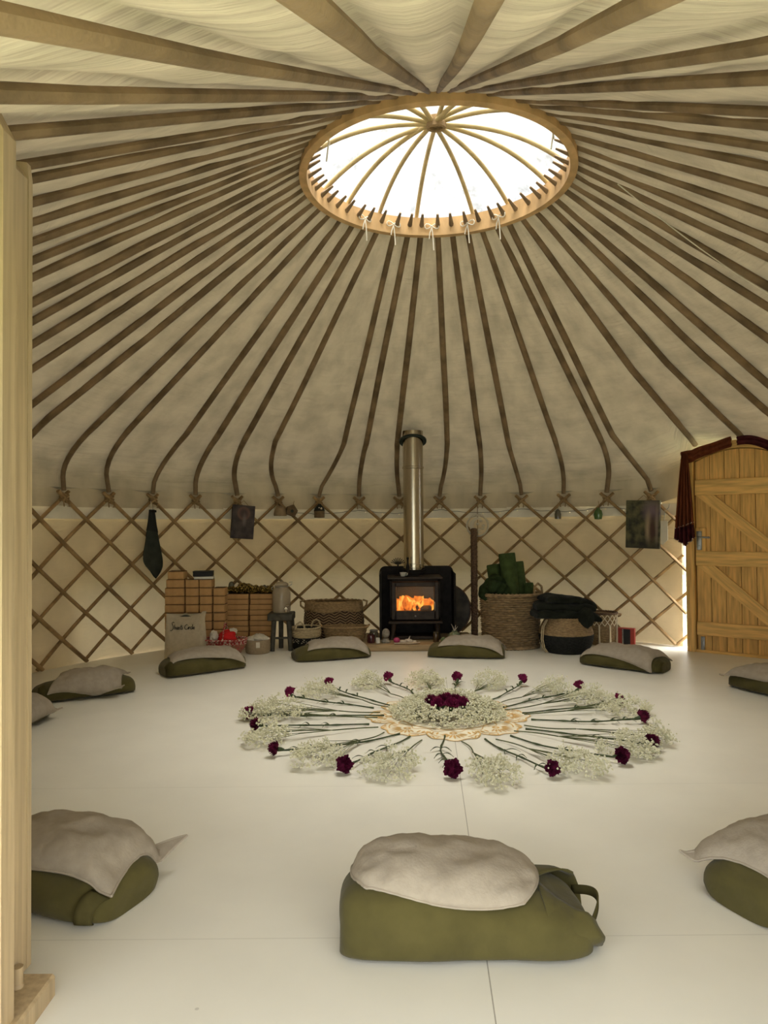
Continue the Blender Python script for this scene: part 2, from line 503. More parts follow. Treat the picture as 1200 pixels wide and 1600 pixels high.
def tag(o, label, cat, group=None):
    o['label'] = label; o['category'] = cat
    if group: o['group'] = group
    return o
def thing(name, label, cat, loc=(0, 0, 0), rz=0.0, group=None):
    o = bpy.data.objects.new(name, None)
    o.empty_display_size = 0.1
    COL.objects.link(o)
    o.location = loc; o.rotation_euler = (0, 0, rz)
    return tag(o, label, cat, group)
def struct(o):
    o['kind'] = 'structure'
    return o
def clone(o, parent=None):
    c = o.copy(); COL.objects.link(c)
    if parent is not None: c.parent = parent
    for ch in list(o.children): clone(ch, c)
    return c
def nz3(p, s=1.0): return noise.noise(Vector(p) * s)
ORD = ['first', 'second', 'third', 'fourth', 'fifth', 'sixth', 'seventh', 'eighth', 'ninth', 'tenth', 'eleventh', 'twelfth', 'thirteenth',
       'fourteenth', 'fifteenth', 'sixteenth', 'seventeenth', 'eighteenth', 'nineteenth', 'twentieth', 'twenty-first', 'twenty-second',
       'twenty-third', 'twenty-fourth', 'twenty-fifth', 'twenty-sixth', 'twenty-seventh', 'twenty-eighth', 'twenty-ninth', 'thirtieth', 'thirty-first', 'thirty-second', 'thirty-third']

# ------------------------------------------------------------------ the shell
R0 = 3.427            # radius at the lattice
HW = 1.41             # height of the lattice
RC = 0.825            # crown ring radius
ZR = 3.223            # underside of crown ring
SL = (ZR - 1.76) / (R0 - RC)
CAZ = PI + math.atan2(0.3335, 4.2412)      # bearing of the doorway the photograph is taken from
def P3(az, r, z, tang=0.0):
    return Vector((r * math.sin(az) + tang * math.cos(az), r * math.cos(az) - tang * math.sin(az), z))
def zline(r): return 1.76 + (R0 - r) * SL

def bez(a, b, c, n):
    return [((1 - t) ** 2 * a[0] + 2 * t * (1 - t) * b[0] + t * t * c[0], (1 - t) ** 2 * a[1] + 2 * t * (1 - t) * b[1] + t * t * c[1]) for t in [k / n for k in range(1, n + 1)]]
RB = 3.02
KNEE = bez((RB, zline(RB)), (R0 + 0.02, 1.755), (R0 + 0.02, 1.58), 7) + [(R0 + 0.01, HW + 0.06)]
def door_lift(az, r):
    d = max(0.0, adiff(az, 0.945) - 0.13) / 0.10
    return 0.10 * max(0.0, 1 - d) * min(1, max(0, (r - 2.3) / 1.0))
def adiff(a, b): return abs((a - b + PI) % (2 * PI) - PI)

# floor, ground
mb = MB()
mb.lathe([(0.001, 0), (3.5, 0), (3.5, -0.06), (0.001, -0.06)], n=96)
struct(mb.build('floor', 'floor_paint', smooth=False))
mb = MB(); mb.box((0, 0, -0.16), (40, 40, 0.1)); struct(mb.build('terrain', 'grass', smooth=False))

# roof canvas
APH, ADL = -0.1762, 0.1272
POLES = [APH + ADL * i for i in range(-7, 9)]
POLES += [math.radians(v) for v in (55.6, 63.0, 69.2, 76.7, 83.0, 90.3, 96.5, 104, 112.1, 121.7, 131.7, 140.7, 148.3, 155.2, 166.8, 174.3, 180.3, 183.9, 186.6,
          191.1, 197.7, 204.8, 215.4, 221.8, 230.1, 237.4, 243.2, 249, 255, 261, 267.1, 273.2, 279.4, 285.6, 292.0)]
NP = len(POLES)
cols = []
for i in range(NP):
    a0, a1 = POLES[i], POLES[i + 1] if i < NP - 1 else POLES[0] + 2 * PI
    for k in range(6): cols.append((a0 + (a1 - a0) * k / 6, k / 6, i))
prof_s = [(0.80 + (RB - 0.80) * k / 22, 0) for k in range(23)]
def roof_pt(az, ph, bay, j):
    n1 = len(prof_s)
    door_side = adiff(az, CAZ) < 0.62
    plank_door = 0.815 < az % (2 * PI) < 1.10
    if j < n1:
        r = prof_s[j][0]; z = zline(r)
        t = (r - 0.8) / (RB - 0.8)
    else:
        k = j - n1
        r, z = KNEE[k]
        if k == len(KNEE) - 1: z = 1.335
        t = 1.0
        if door_side:
            r = RB + (3.85 - RB) * (k + 1) / len(KNEE); z = zline(r)
        elif plank_door:
            r = RB + (3.50 - RB) * (k + 1) / len(KNEE); z = zline(r)
    nr, nzv = (SL / math.hypot(1, SL), 1 / math.hypot(1, SL)) if (j < n1 or door_side or plank_door) else (0.85, 0.5)
    z += door_lift(az, r)
    if j >= n1 + 5 and not door_side and not plank_door: nr, nzv = 1.0, 0.0
    seed = nz3((bay * 1.7, 3.1, 0)) * 0.5 + 0.5
    sag = math.sin(PI * ph) * (0.012 + 0.045 * seed) * min(1, 0.2 + t * 0.9)
    off = 0.040 - sag * 0.6 + 0.012 * nz3((math.sin(az) * 8, math.cos(az) * 8, j * 0.5))
    return P3(az, r + nr * off, z + nzv * off)
mb = MB()
nv = len(prof_s) + len(KNEE)
nu = len(cols)
cc = cols + [(cols[0][0] + 2 * PI, 0, 0)]
mb.grid(lambda i, j: roof_pt(cc[i][0], cc[i][1], cc[i][2], j), nu + 1, nv, uvfn=lambda i, j: (cc[i][0] * 1.6, j * 0.12))
struct(mb.build('ceiling', 'roof_canvas', angle=3.0))

# wall lining, white band, outer skirt
DJ = 0.826            # bearing of the plank door's frame
DR = 1.060
def shell(name, m, a0, a1, z0, z1, r, n=60, bulge=0.0, nzr=6, lean=0.0):
    mb = MB()
    def fn(i, j):
        az = a0 + (a1 - a0) * i / n; z = z0 + (z1 - z0) * j / nzr
        return P3(az, r - (lean if j == nzr else 0.0) + bulge * nz3((az * 4, z * 4, r)), z)
    mb.grid(fn, n + 1, nzr + 1, uvfn=lambda i, j: ((a0 + (a1 - a0) * i / n) * 2.4, (z0 + (z1 - z0) * j / nzr) * 1.4))
    return struct(mb.build(name, m, angle=3.0))
shell('wall_back', 'wall_lining', -2.72, 0.789, 0.0, 1.25, R0 + 0.055, 160, 0.010)
shell('wall_right', 'wall_lining', DR, 2.86, 0.0, 1.40, R0 + 0.055, 80, 0.010)
shell('wall_outer', 'outer_canvas', -2.72, 0.785, 0.665, 1.50, R0 + 0.14, 120, lean=0.10)
shell('wall_outer_left', 'outer_canvas', -2.72, -1.02, -0.1, 0.665, R0 + 0.14, 60)
shell('wall_outer_right', 'outer_canvas', DR, 2.86, -0.1, 1.50, R0 + 0.14, 60, lean=0.10)
shell('trim_1', 'white_band', -2.72, 0.800, 1.235, 1.345, R0 + 0.042, 160, 0.003, 2)

shell('wall_corner', 'wall_lining', 0.735, 0.806, 1.30, 1.86, R0 + 0.058, 8)

# skylight cover over the crown
mb = MB()
mb.lathe([(0.001, 3.74), (0.2, 3.727), (0.4, 3.675), (0.58, 3.60), (0.74, 3.49), (0.84, 3.38), (0.875, 3.33)], n=64)
struct(mb.build('window_1', 'dome_cover'))
# ------------------------------------------------------------------ crown ring
crown = thing('skylight_wheel', 'round bent wood crown ring with arched spokes framing the bright skylight', 'roof wheel', (0, 0, ZR))
crown.location = (0, 0, 0)
mb = MB()
n = 96
mb.lathe([(RC - 0.045, ZR), (RC, ZR), (RC, ZR + 0.125), (RC - 0.045, ZR + 0.125), (RC - 0.045, ZR)], n=n)
mb.build('ring', 'ring_wood', crown, angle=0.6)
for d in (-62, -45, -26, -6, 23, 42, 68, 87):
    a = math.radians(d)
    pth = []
    for k in range(-14, 15):
        t = k / 14
        r = t * (RC - 0.02)
        zz = ZR + 0.13 + 0.235 * (1 - abs(t) ** 2.6)
        side = 0.02 * math.sin(d) * (1 - t * t)
        pth.append(P3(a, r, zz + 0.012 * math.sin(d * 3), side))
    m2 = MB(); m2.tube(pth, 0.0145, 8); m2.build('spoke', 'spoke_wood', crown)
m2 = MB()
for k in range(5):
    m2.tube([Vector((0.05 * math.cos(a + k), 0.035 * math.sin(a + k), ZR + 0.335 + 0.013 * k)) for a in [q * PI / 8 for q in range(17)]], 0.012, 6)
m2.ball((0, 0, ZR + 0.365), 0.045, 10, 8, (1.2, 0.8, 0.6))
m2.build('hub_lashing', 'rope', crown)
for az in (-0.62, -0.33, 0.03, 0.36, 0.66, -2.2, 2.3):
    m2 = MB()
    b0 = P3(az, RC - 0.055, ZR + 0.05)
    t1 = Vector((math.cos(az), -math.sin(az), 0))
    ln = 0.13 + 0.05 * random.random()
    m2.tube([b0 + t1 * 0.05 * math.sin(q) + Vector((0, 0, 0.018 * math.sin(2 * q) + 0.01)) for q in [k * 2 * PI / 14 for k in range(15)]], 0.0042, 5)
    m2.tube([b0, b0 + Vector((0.006, 0, -0.05)), b0 + t1 * 0.012 + Vector((0, 0, -ln))], 0.0042, 5)
    m2.tube([b0, b0 - t1 * 0.015 + Vector((0, 0, -0.04)), b0 - t1 * 0.02 + Vector((0, 0, -ln * 0.5))], 0.0042, 5)
    m2.build('cord_tie', 'cord', crown)

# ------------------------------------------------------------------ roof poles (each its own thing)
OFF = {-7: 0, -6: -8.6, -5: 15, -4: 4, -3: -10.6, -2: -20, -1: 26, 0: 2, 1: -6, 2: 12, 3: 4, 4: -11, 5: 0.5, 6: 8, 7: -30}
for i, az in enumerate(POLES):
    idx = i - 7
    near = adiff(az, CAZ) < 0.62
    over_door = idx in (8, 9, 10)
    off = OFF.get(idx, random.uniform(-12, 12)) * 0.0068
    if near or over_door: off *= 0.3
    rr = random.uniform(0.92, 1.08)
    thin = min(1.0, 0.58 + 0.42 * adiff(az, CAZ) / 1.35)
    rr *= thin
    path = []; rad = []
    r0 = RC - 0.125
    rin = [r0, RC - 0.05, RC + 0.02] + [RC + 0.02 + (RB - RC - 0.02) * k / 9 for k in range(1, 10)]
    jit = random.uniform(-0.012, 0.012)
    for r in rin:
        t = (r - RC) / (RB - RC)
        wob = 0.012 * nz3((i * 3.3, t * 2.2, 0.5)) * max(0, t)
        path.append(P3(az, r, zline(r) + 0.045 * (1 - max(0, t)) + door_lift(az, r), off * max(0, t) + wob + jit * (1 - t)))
        rad.append(0.0075 if r == r0 else (0.017 * thin if r < RC else (0.021 + 0.007 * min(1, max(0, t * 2))) * rr))
    if near:
        for r in (3.2, 3.45, 3.8): path.append(P3(az, r, zline(r), off)); rad.append(0.029 * rr)
    elif over_door:
        for r in (3.15, 3.30, 3.40): path.append(P3(az, r, zline(r) + door_lift(az, r), off)); rad.append(0.026)
    else:
        nk = len(KNEE)
        for k, (r, z) in enumerate(KNEE):
            t = (k + 1) / nk
            o2 = off * (1 - t ** 1.6)
            path.append(P3(az, r - 0.02 * t, z, o2)); rad.append((0.026 - 0.004 * t) * rr)
    mb = MB(); mb.tube(path, rad, 8, flat=0.85)
    fz = (POLES[8] + POLES[9]) / 2
    da = (az - fz) % (2 * PI)
    if da < PI: lab = 'bent roof pole, %s to the right of the stove flue' % ORD[sum(1 for p in POLES if (p - fz) % (2 * PI) < da)]
    else: lab = 'bent roof pole, %s to the left of the stove flue' % ORD[sum(1 for p in POLES if (fz - p) % (2 * PI) < 2 * PI - da)]
    if idx in (8, 9, 10): lab = {8: 'roof pole ending above the latch side corner of the plank door', 9: 'roof pole ending above the middle of the plank door arch', 10: 'roof pole ending above the hinge side of the plank door'}[idx]
    base = path[-1]
    po = mb.build('roof_pole', 'pole_wood', None, origin=base)
    tag(po, lab, 'roof pole', 'bent roof poles fanning out from the crown')
    if not near and not over_door and (idx <= 8 or idx > 45):
        m2 = MB(); c = P3(az, R0 - 0.015, HW + 0.0)
        t1 = Vector((math.cos(az), -math.sin(az), 0)); ra = Vector((math.sin(az), math.cos(az), 0))
        for q in range(3):
            ring = []
            for s_ in range(12):
                a = s_ * 2 * PI / 12
                ring.append(c + t1 * math.cos(a) * 0.035 + ra * math.sin(a) * 0.034 + Vector((0, 0, 0.015 * (q - 1) + 0.025 * math.cos(a) * (1 if q % 2 else -1))) - base)
            m2.tube(ring, 0.0075, 6, closed=True)
        for sg in (-1, 1):
            m2.tube([c - ra * 0.02 - base, c - ra * 0.035 + t1 * sg * 0.03 + Vector((0, 0, -0.03)) - base, c - ra * 0.03 + t1 * sg * 0.022 + Vector((0, 0, -0.075)) - base], 0.005, 5)
        m2.build('rope_tie', 'rope', po)

# ------------------------------------------------------------------ lattice
lat = thing('trellis_lattice', 'crossed wooden lath trellis running round the canvas wall', 'lattice', (0, 0, 0))
AZ0, AZ1 = -1.38, 0.812
for d in (1, -1):
    for k in range(-14, 12):
        a0 = APH + ADL * k
        pth = []
        tw = random.uniform(-0.006, 0.006)
        for q in range(-1, 30):
            t = q / 28
            az = a0 + d * ADL * 3.5 * t + tw * math.sin(t * 5)
            z = HW - (HW - 0.022) * t
            if q == -1: z = HW + 0.055; az = a0 - d * ADL * 0.14
            if z < 0.02 or az < AZ0 or az > AZ1: continue
            pth.append(P3(az, R0 - 0.004 - (0.014 if d == 1 else -0.014), z))
        if len(pth) < 2: continue
        m2 = MB(); m2.tube(pth, 0.0205 * random.uniform(0.93, 1.07), 8, flat=0.72)
        m2.build('lath', 'lath_wood', lat)

# fairy light wire draped along the white band
fl = thing('fairy_light_string', 'thin wire of tiny lights drooping along the white band under the roof', 'fairy lights')
m2 = MB(); pth = []
for k in range(0, 200):
    az = -0.02 - 0.42 + k / 199 * 1.16
    pth.append(P3(az, R0 + 0.028, 1.325 - 0.035 * abs(math.sin((az - APH) / ADL * PI * 0.5)) + 0.01 * nz3((az * 40, 0, 0))))
m2.tube(pth, 0.0022, 4); m2.build('wire', 'flashing', fl)
m2 = MB()
for k in range(4, 200, 9):
    m2.octa(pth[k] + Vector((0, 0, -0.012)), 0.006)
b_ = m2.build('bulbs', 'bulb', fl); b_['kind'] = 'stuff'

# sagging cord under the roof on the right
m2 = MB(); m2.tube([Vector((0.992, -0.298, 3.06)).lerp(Vector((2.05, 0.0, 2.49)), t) + Vector((0, 0, -0.03 * math.sin(PI * t))) for t in [k / 10 for k in range(11)]], 0.0035, 5)
tag(m2.build('tent_line', 'cord'), 'thin pale cord stretched below the roof poles high above the plank door', 'cord')

# ------------------------------------------------------------------ plank door
door = bpy.data.objects.new('door_1', None); COL.objects.link(door); struct(door)
door.location = (2.485, 2.175, 0.0); door.rotation_euler = (0, 0, math.atan2(-0.632, 0.775))
DW, DH, DA = 0.735, 1.705, 0.10
def arch(x): return DH + DA * (1 - ((x - DW / 2) / (DW / 2)) ** 2)
nb = 6
for k in range(nb):
    x0, x1 = DW * k / nb + 0.0025, DW * (k + 1) / nb - 0.0025
    mm = MB(); mm.prism([(x0, 0.012), (x1, 0.012), (x1, arch(x1)), ((x0 + x1) / 2, arch((x0 + x1) / 2)), (x0, arch(x0))], 0.0, 0.03)
    mm.build('plank', 'door_wood', door, smooth=False)
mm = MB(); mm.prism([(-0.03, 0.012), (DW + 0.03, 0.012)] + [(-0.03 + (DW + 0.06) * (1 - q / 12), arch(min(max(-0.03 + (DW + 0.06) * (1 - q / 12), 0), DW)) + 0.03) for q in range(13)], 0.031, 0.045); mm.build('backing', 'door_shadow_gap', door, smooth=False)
for z0, z1 in ((1.405, 1.545), (0.775, 0.905), (0.155, 0.275)):
    mm = MB(); mm.box((DW / 2, -0.016, (z0 + z1) / 2), (DW - 0.004, 0.032, z1 - z0), bev=0.004); mm.build('rail', 'door_wood_rail', door, smooth=False)
for zt, zb in ((1.405, 0.905), (0.775, 0.275)):
    mm = MB(); wv = 0.150
    an = math.atan2(zb - zt, DW - 0.022 - wv)
    ca, sa = math.cos(an), math.sin(an)
    pts = [(0.012, zt), (0.012 + wv, zt), (DW - 0.01, zb), (DW - 0.01 - wv, zb)]
    mm.prism([((x - 0.012) * ca + (z - zt) * sa, -(x - 0.012) * sa + (z - zt) * ca) for x, z in pts], -0.033, 0.0)
    bo = mm.build('brace', 'door_wood_rail', door, smooth=False); bo.location = (0.012, 0, zt); bo.rotation_euler = (0, -an, 0)
mm = MB(); mm.box((DW / 2, 0.02, 0.012), (DW + 0.15, 0.10, 0.022)); mm.build('threshold', 'door_wood_rail', door, smooth=False)
mm = MB(); mm.box((0.045, -0.014, 1.005), (0.088, 0.026, 0.22), bev=0.004); hp = mm.build('latch_block', 'door_wood', door, smooth=False)
mm = MB(); mm.box((0.034, -0.031, 1.0), (0.045, 0.008, 0.17), bev=0.003); mm.ball((0.034, -0.034, 0.955), 0.006, 8, 6); pl = mm.build('lock_plate', 'steel_grey', hp)
mm = MB(); mm.tube([(0.034, -0.03, 1.03), (0.034, -0.07, 1.03), (0.06, -0.075, 1.03), (0.125, -0.072, 1.028)], 0.008, 8); mm.ball((0.125, -0.072, 1.028), 0.011, 8, 6); mm.build('lever', 'steel_grey', hp)
mm = MB(); mm.box((0.045, -0.008, 0.075), (0.034, 0.016, 0.13), bev=0.003); mm.tube([(0.045, -0.018, 0.015), (0.045, -0.018, 0.135)], 0.008, 8); mm.build('bolt', 'steel_grey', door)
# frame round it: jambs and arch head
fr = bpy.data.objects.new('trim_2', None); COL.objects.link(fr); struct(fr)
fr.location = door.location; fr.rotation_euler = door.rotation_euler
for x in (-0.045, DW + 0.045):
    mm = MB(); mm.box((x, 0.01, 0.86), (0.075, 0.10, 1.72), bev=0.004); mm.build('jamb', 'door_wood', fr, smooth=False)
mm = MB()
top = [(-0.085 + (DW + 0.17) * q / 16) for q in range(17)]
mm.prism([(x, arch(min(max(x, 0), DW)) + 0.006) for x in top] + [(x, arch(min(max(x, 0), DW)) + 0.075) for x in reversed(top)], -0.045, 0.06)
mm.build('arch_head', 'door_wood_rail', fr, smooth=False)

# ------------------------------------------------------------------ the open door leaf and post beside the camera
d2 = bpy.data.objects.new('door_2', None); COL.objects.link(d2); struct(d2)
mm = MB()
xs = [-1.1735 - 0.05 * k for k in range(0, 13)]
def atop(x): return 2.04 + 0.30 * math.sin(min(1, (-1.1735 - x) / 0.30) ** 0.85 * PI / 2)
mm.prism([(xs[0], -0.03)] + [(x, atop(x)) for x in xs] + [(xs[-1], -0.03)], -2.68, -2.625)
mm.build('leaf_board', 'frame_wood', d2, smooth=False)
mm = MB(); mm.prism([(-1.285, 0.055), (-1.234, 0.055), (-1.234, 2.04), (-1.244, 2.06), (-1.285, 2.09)], -2.515, -2.452)
mm.build('edge_post', 'frame_wood', d2, smooth=False)
mm = MB(); mm.prism([(-1.275, 0.055), (-1.232, 0.055), (-1.232, 2.045), (-1.237, 2.085), (-1.275, 2.09)], -2.45, -2.43); mm.build('edge_strip', 'frame_wood', d2, smooth=False)
mm = MB(); mm.box((-1.25, -2.56, 0.022), (0.19, 0.20, 0.06), bev=0.006); mm.build('foot_block', 'frame_wood', d2, smooth=False)
mm = MB(); mm.tube([(-1.222, -2.515, 0.05), (-1.222, -2.515, 0.10)], 0.013, 10); mm.ball((-1.222, -2.515, 0.053), 0.015, 10, 6); mm.build('dowel', 'frame_wood', d2)

# curtain gathered beside the door, swag over its arch
mm = MB()
def curt(i, j):
    u = i / 40; t = j / 24
    wd = 0.045 + 0.135 * t ** 0.8
    x = -0.060 + (u - 0.5) * wd * 0.98 - 0.012 * t
    y = -0.085 - 0.022 * math.sin(u * PI * 9) * (0.5 + t * 0.8) - 0.015
    z = 1.79 - t * 0.78 - (0.07 * (1 - abs(u - 0.55) * 2) if t > 0.9 else 0) + (0.10 * u if t > 0.8 else 0.0) * (t - 0.8) * 5 * 0.2
    return Vector((x, y, z))
mm.grid(curt, 41, 25)
cur = mm.build('curtain', 'curtain', None, solid=0.004, angle=3.0)
cur.location = door.location; cur.rotation_euler = door.rotation_euler
tag(cur, 'rust red curtain gathered into a hanging bunch beside the plank door frame', 'curtain')
mm = MB()
for q in range(34):
    u = q / 33; a = curt(int(u * 40), 24); mm.octa(a + Vector((0, -0.008, 0.004)), 0.006)
    if q % 2: mm.octa(curt(int(u * 40), 21) + Vector((0, -0.01, 0.05 * u)), 0.0055)
mm.build('sequin_trim', 'sequin', cur)
mm = MB()
mm.grid(lambda i, j: curt(i, 21) .lerp(curt(i, 24), j / 4) + Vector((0, -0.006, 0.03 * (1 - j / 4) * (i / 40))), 41, 5)
mm.build('hem', 'curtain_dark', cur, solid=0.003)
val = thing('door_swag', 'dark red cloth swag tied along the arch over the plank door', 'swag', door.location, door.rotation_euler[2])
for (xa, xb, da, db) in ((-0.10, DW * 0.44, 0.12, 0.09), (DW * 0.50, DW + 0.10, 0.07, 0.12)):
    mm = MB()
    def sw(i, j, xa=xa, xb=xb, da=da, db=db):
        u = i / 26; t = j / 10
        x = xa + (xb - xa) * u
        b_ = arch(min(max(x, 0.0), DW)) + 0.095
        dep = da + (db - da) * u - 0.035 * math.sin(PI * u) * 0.3
        return Vector((x, -0.072 - 0.015 * math.sin(t * PI * 4 + u * 2) - 0.01 * math.sin(PI * u), b_ + 0.02 * math.sin(u * 7) * 0.5 - dep * t))
    mm.grid(sw, 27, 11)
    mm.build('swag_length', 'curtain_dark' if xa > 0 else 'curtain', val, solid=0.006, angle=3.0)
# ------------------------------------------------------------------ hearth and stove
mm = MB(); mm.box((-0.015, 2.68, 0.031), (1.07, 0.76, 0.058), bev=0.006)
tag(mm.build('hearth_board', 'hearth_wood', smooth=False), 'low wooden hearth board under the black stove', 'hearth')
SX = -0.04
sh = thing('heat_shield', 'black round cornered metal heat shield standing behind the stove', 'heat shield', (0, 0, 0))
def rrect(x0, x1, z0, z1, r, n=6):
    p = [(x0, z0), (x1, z0)]
    for k in range(n + 1): a = k / n * PI / 2; p.append((x1 - r + r * math.cos(a), z1 - r + r * math.sin(a)))
    for k in range(n + 1): a = PI / 2 + k / n * PI / 2; p.append((x0 + r + r * math.cos(a), z1 - r + r * math.sin(a)))
    return p
mm = MB(); mm.prism(rrect(SX - 0.345, SX + 0.405, 0.062, 0.745, 0.06), 2.985, 3.0); mm.build('plate', 'cast_iron', sh, smooth=False)
mm = MB(); mm.prism([(SX - 0.345, 0.062), (SX - 0.325, 0.062), (SX - 0.325, 0.70), (SX - 0.345, 0.68)], 2.60, 2.985); mm.prism([(SX + 0.385, 0.062), (SX + 0.405, 0.062), (SX + 0.405, 0.68), (SX + 0.385, 0.70)], 2.72, 2.985)
mm.build('side_wing', 'cast_iron', sh, smooth=False)
st = thing('wood_stove', 'black wood burning stove with a fire glowing behind its glass', 'stove', (0, 0, 0))
def sb(name, m, c, s, bev=0.006, par=None, **k):
    q = MB(); q.box((SX + c[0], c[1], c[2]), s, bev=bev); return q.build(name, m, par or st, smooth=False, **k)
# firebox as five panels round an opening
q = MB()
q.box((SX - 0.232, 2.79, 0.44), (0.02, 0.33, 0.40)); q.box((SX + 0.232, 2.79, 0.44), (0.02, 0.33, 0.40))
q.box((SX, 2.945, 0.44), (0.48, 0.02, 0.40)); q.box((SX, 2.79, 0.255), (0.48, 0.33, 0.02)); q.box((SX, 2.79, 0.628), (0.48, 0.33, 0.02))
q.build('firebox', 'cast_iron', st, smooth=False)
sb('top_plate', 'iron_brown', (0, 2.78, 0.65), (0.53, 0.39, 0.022))
sb('base_ledge', 'iron_brown', (0, 2.74, 0.228), (0.52, 0.40, 0.022))
dr = None
q = MB()
q.box((SX - 0.203, 2.615, 0.43), (0.048, 0.03, 0.36), bev=0.006); q.box((SX + 0.203, 2.615, 0.43), (0.048, 0.03, 0.36), bev=0.006)
q.box((SX, 2.615, 0.588), (0.40, 0.03, 0.045), bev=0.006); q.box((SX, 2.615, 0.292), (0.40, 0.03, 0.088), bev=0.006)
dr = q.build('stove_door', 'iron_brown', st, smooth=False)
g = bpy.data.materials.new('stove_glass'); g.use_nodes = True
gb = g.node_tree.nodes['Principled BSDF']; gb.inputs['Base Color'].default_value = (0.5, 0.4, 0.3, 1); gb.inputs['Alpha'].default_value = 0.12; gb.inputs['Roughness'].default_value = 0.08
q = MB(); q.box((SX, 2.618, 0.45), (0.365, 0.006, 0.235)); q.build('glass_pane', g, dr, smooth=False)
q = MB(); q.tube([(SX + 0.188, 2.595, 0.34), (SX + 0.188, 2.58, 0.35), (SX + 0.188, 2.58, 0.41), (SX + 0.188, 2.595, 0.42)], 0.006, 8); q.build('door_handle', 'steel_grey', dr)
q = MB(); q.ball((SX, 2.588, 0.285), 0.011, 12, 8); q.tube([(SX, 2.60, 0.285), (SX, 2.588, 0.285)], 0.006, 8); q.build('air_knob', 'steel_grey', dr)
for x in (-0.215, 0.215):
    for y in (2.60, 2.90):
        q = MB(); q.tube([(SX + x * 1.06, y, 0.06), (SX + x, y, 0.12), (SX + x * 0.97, y, 0.218)], [0.024, 0.02, 0.03], 8); q.build('leg', 'iron_brown', st)
sb('ash_lip', 'iron_brown', (0, 2.70, 0.078), (0.36, 0.24, 0.03))
q = MB(); q.lathe([(0.085, 0.66), (0.085, 0.685), (0.112, 0.69), (0.112, 0.715), (0.10, 0.72)], (SX, 2.85, 0), 32); q.build('flue_collar', 'cast_iron', st)
for (a, b, r) in (((-0.14, 2.70, 0.29), (0.13, 2.78, 0.30), 0.035), ((-0.10, 2.83, 0.33), (0.15, 2.70, 0.345), 0.03), ((-0.02, 2.86, 0.29), (0.16, 2.82, 0.31), 0.032)):
    q = MB(); q.tube([Vector((SX + a[0], a[1], a[2])).lerp(Vector((SX + b[0], b[1], b[2])), t) + Vector((0, 0, 0.006 * nz3((t * 5, r * 90, 0)))) for t in [k / 8 for k in range(9)]], r, 9); q.build('burning_log', 'log', st)
q = MB(); rf = random.Random(3)
for k in range(34):
    x = rf.uniform(-0.15, 0.15); y = rf.uniform(2.74, 2.90); hgt = rf.uniform(0.06, 0.17) * (1.1 - abs(x) * 1.2)
    ln = rf.uniform(-0.05, 0.05)
    q.tube([Vector((SX + x + ln * t + 0.025 * math.sin(k + t * 4), y, 0.30 + hgt * t)) for t in (0, .2, .4, .6, .8, 1)], [0.014, 0.030, 0.034, 0.028, 0.016, 0.003], 8, flat=0.5)
for k in range(7):
    q.ball((SX - 0.14 + 0.047 * k, 2.86, 0.36 + 0.03 * math.sin(k * 2.1)), 0.07, 14, 10, (1.0, 0.3, 0.9), fn=lambda d, k=k: 1 + 0.5 * nz3(d * 3 + Vector((k, 0, 0))))
q.build('flames', 'flame', st)
fl_ = bpy.data.lights.new('fire_glow', 'POINT'); fl_.energy = 0.6; fl_.color = (1, 0.42, 0.12); fl_.shadow_soft_size = 0.05
fo = bpy.data.objects.new('fire_glow', fl_); fo.location = (SX, 2.70, 0.50); COL.objects.link(fo)

fl2 = thing('flue_pipe', 'tall shiny steel flue pipe rising from the stove to the roof', 'flue pipe', (SX, 2.85, 0.70))
fl2.location = (0, 0, 0)
q = MB(); q.lathe([(0.094, 0.70), (0.094, 0.73), (0.100, 0.735), (0.100, 1.72), (0.107, 1.724), (0.107, 1.742), (0.100, 1.746), (0.103, 2.10)], (SX, 2.85, 0), 40); q.build('pipe', 'flue_steel', fl2, angle=0.6)
q = MB()
for z in (0.74, 0.775, 1.733): q.lathe([(0.101, z - 0.007), (0.108, z - 0.004), (0.108, z + 0.004), (0.101, z + 0.007)], (SX, 2.85, 0), 40)
q.build('seam_band', 'flue_steel', fl2)
def flash(a, i): return 0
q = MB(); R3 = Matrix.Rotation(-math.atan(SL) * 0.75, 3, 'X')
q.lathe([(0.104, -0.01), (0.135, -0.012), (0.137, 0.004), (0.104, 0.012)], (SX, 2.83, 2.0), 36, R3=R3); q.build('roof_flashing', 'flashing', fl2)

# things on and round the hearth
t = thing('stove_fan', 'black spiky fan ornament on top of the stove', 'fan', (-0.20, 2.76, 0.662))
q = MB(); q.lathe([(0.03, 0), (0.03, 0.008), (0.008, 0.02), (0.008, 0.12)], n=14, cap=True); q.build('base', 'cast_iron', t)
for k in range(9):
    a = math.radians(20 + 140 * k / 8)
    q = MB(); q.tube([(0.01 * math.cos(a), 0, 0.11 + 0.01 * math.sin(a)), (0.045 * math.cos(a), 0, 0.115 + 0.035 * math.sin(a)), (0.075 * math.cos(a), 0, 0.11 + 0.068 * math.sin(a))], 0.0042, 6); q.build('tine', 'cast_iron', t)
t = thing('white_cup', 'small white cup on top of the stove', 'cup', (-0.155, 2.66, 0.662))
q = MB(); q.lathe([(0.012, 0), (0.02, 0.004), (0.032, 0.04), (0.030, 0.04), (0.019, 0.008), (0.001, 0.006)], n=20); q.build('bowl', 'white_card', t)
q = MB(); q.tube([(0.028, 0, 0.034), (0.045, 0, 0.03), (0.043, 0, 0.016), (0.024, 0, 0.012)], 0.004, 6); q.build('handle', 'white_card', t)
t = thing('black_bottle', 'slim black bottle beside the flue on top of the stove', 'bottle', (-0.105, 2.70, 0.662))
q = MB(); q.lathe([(0.018, 0), (0.019, 0.10), (0.008, 0.12), (0.008, 0.16), (0.012, 0.165), (0.012, 0.182), (0.001, 0.184)], n=16); q.build('body', 'cast_iron', t)
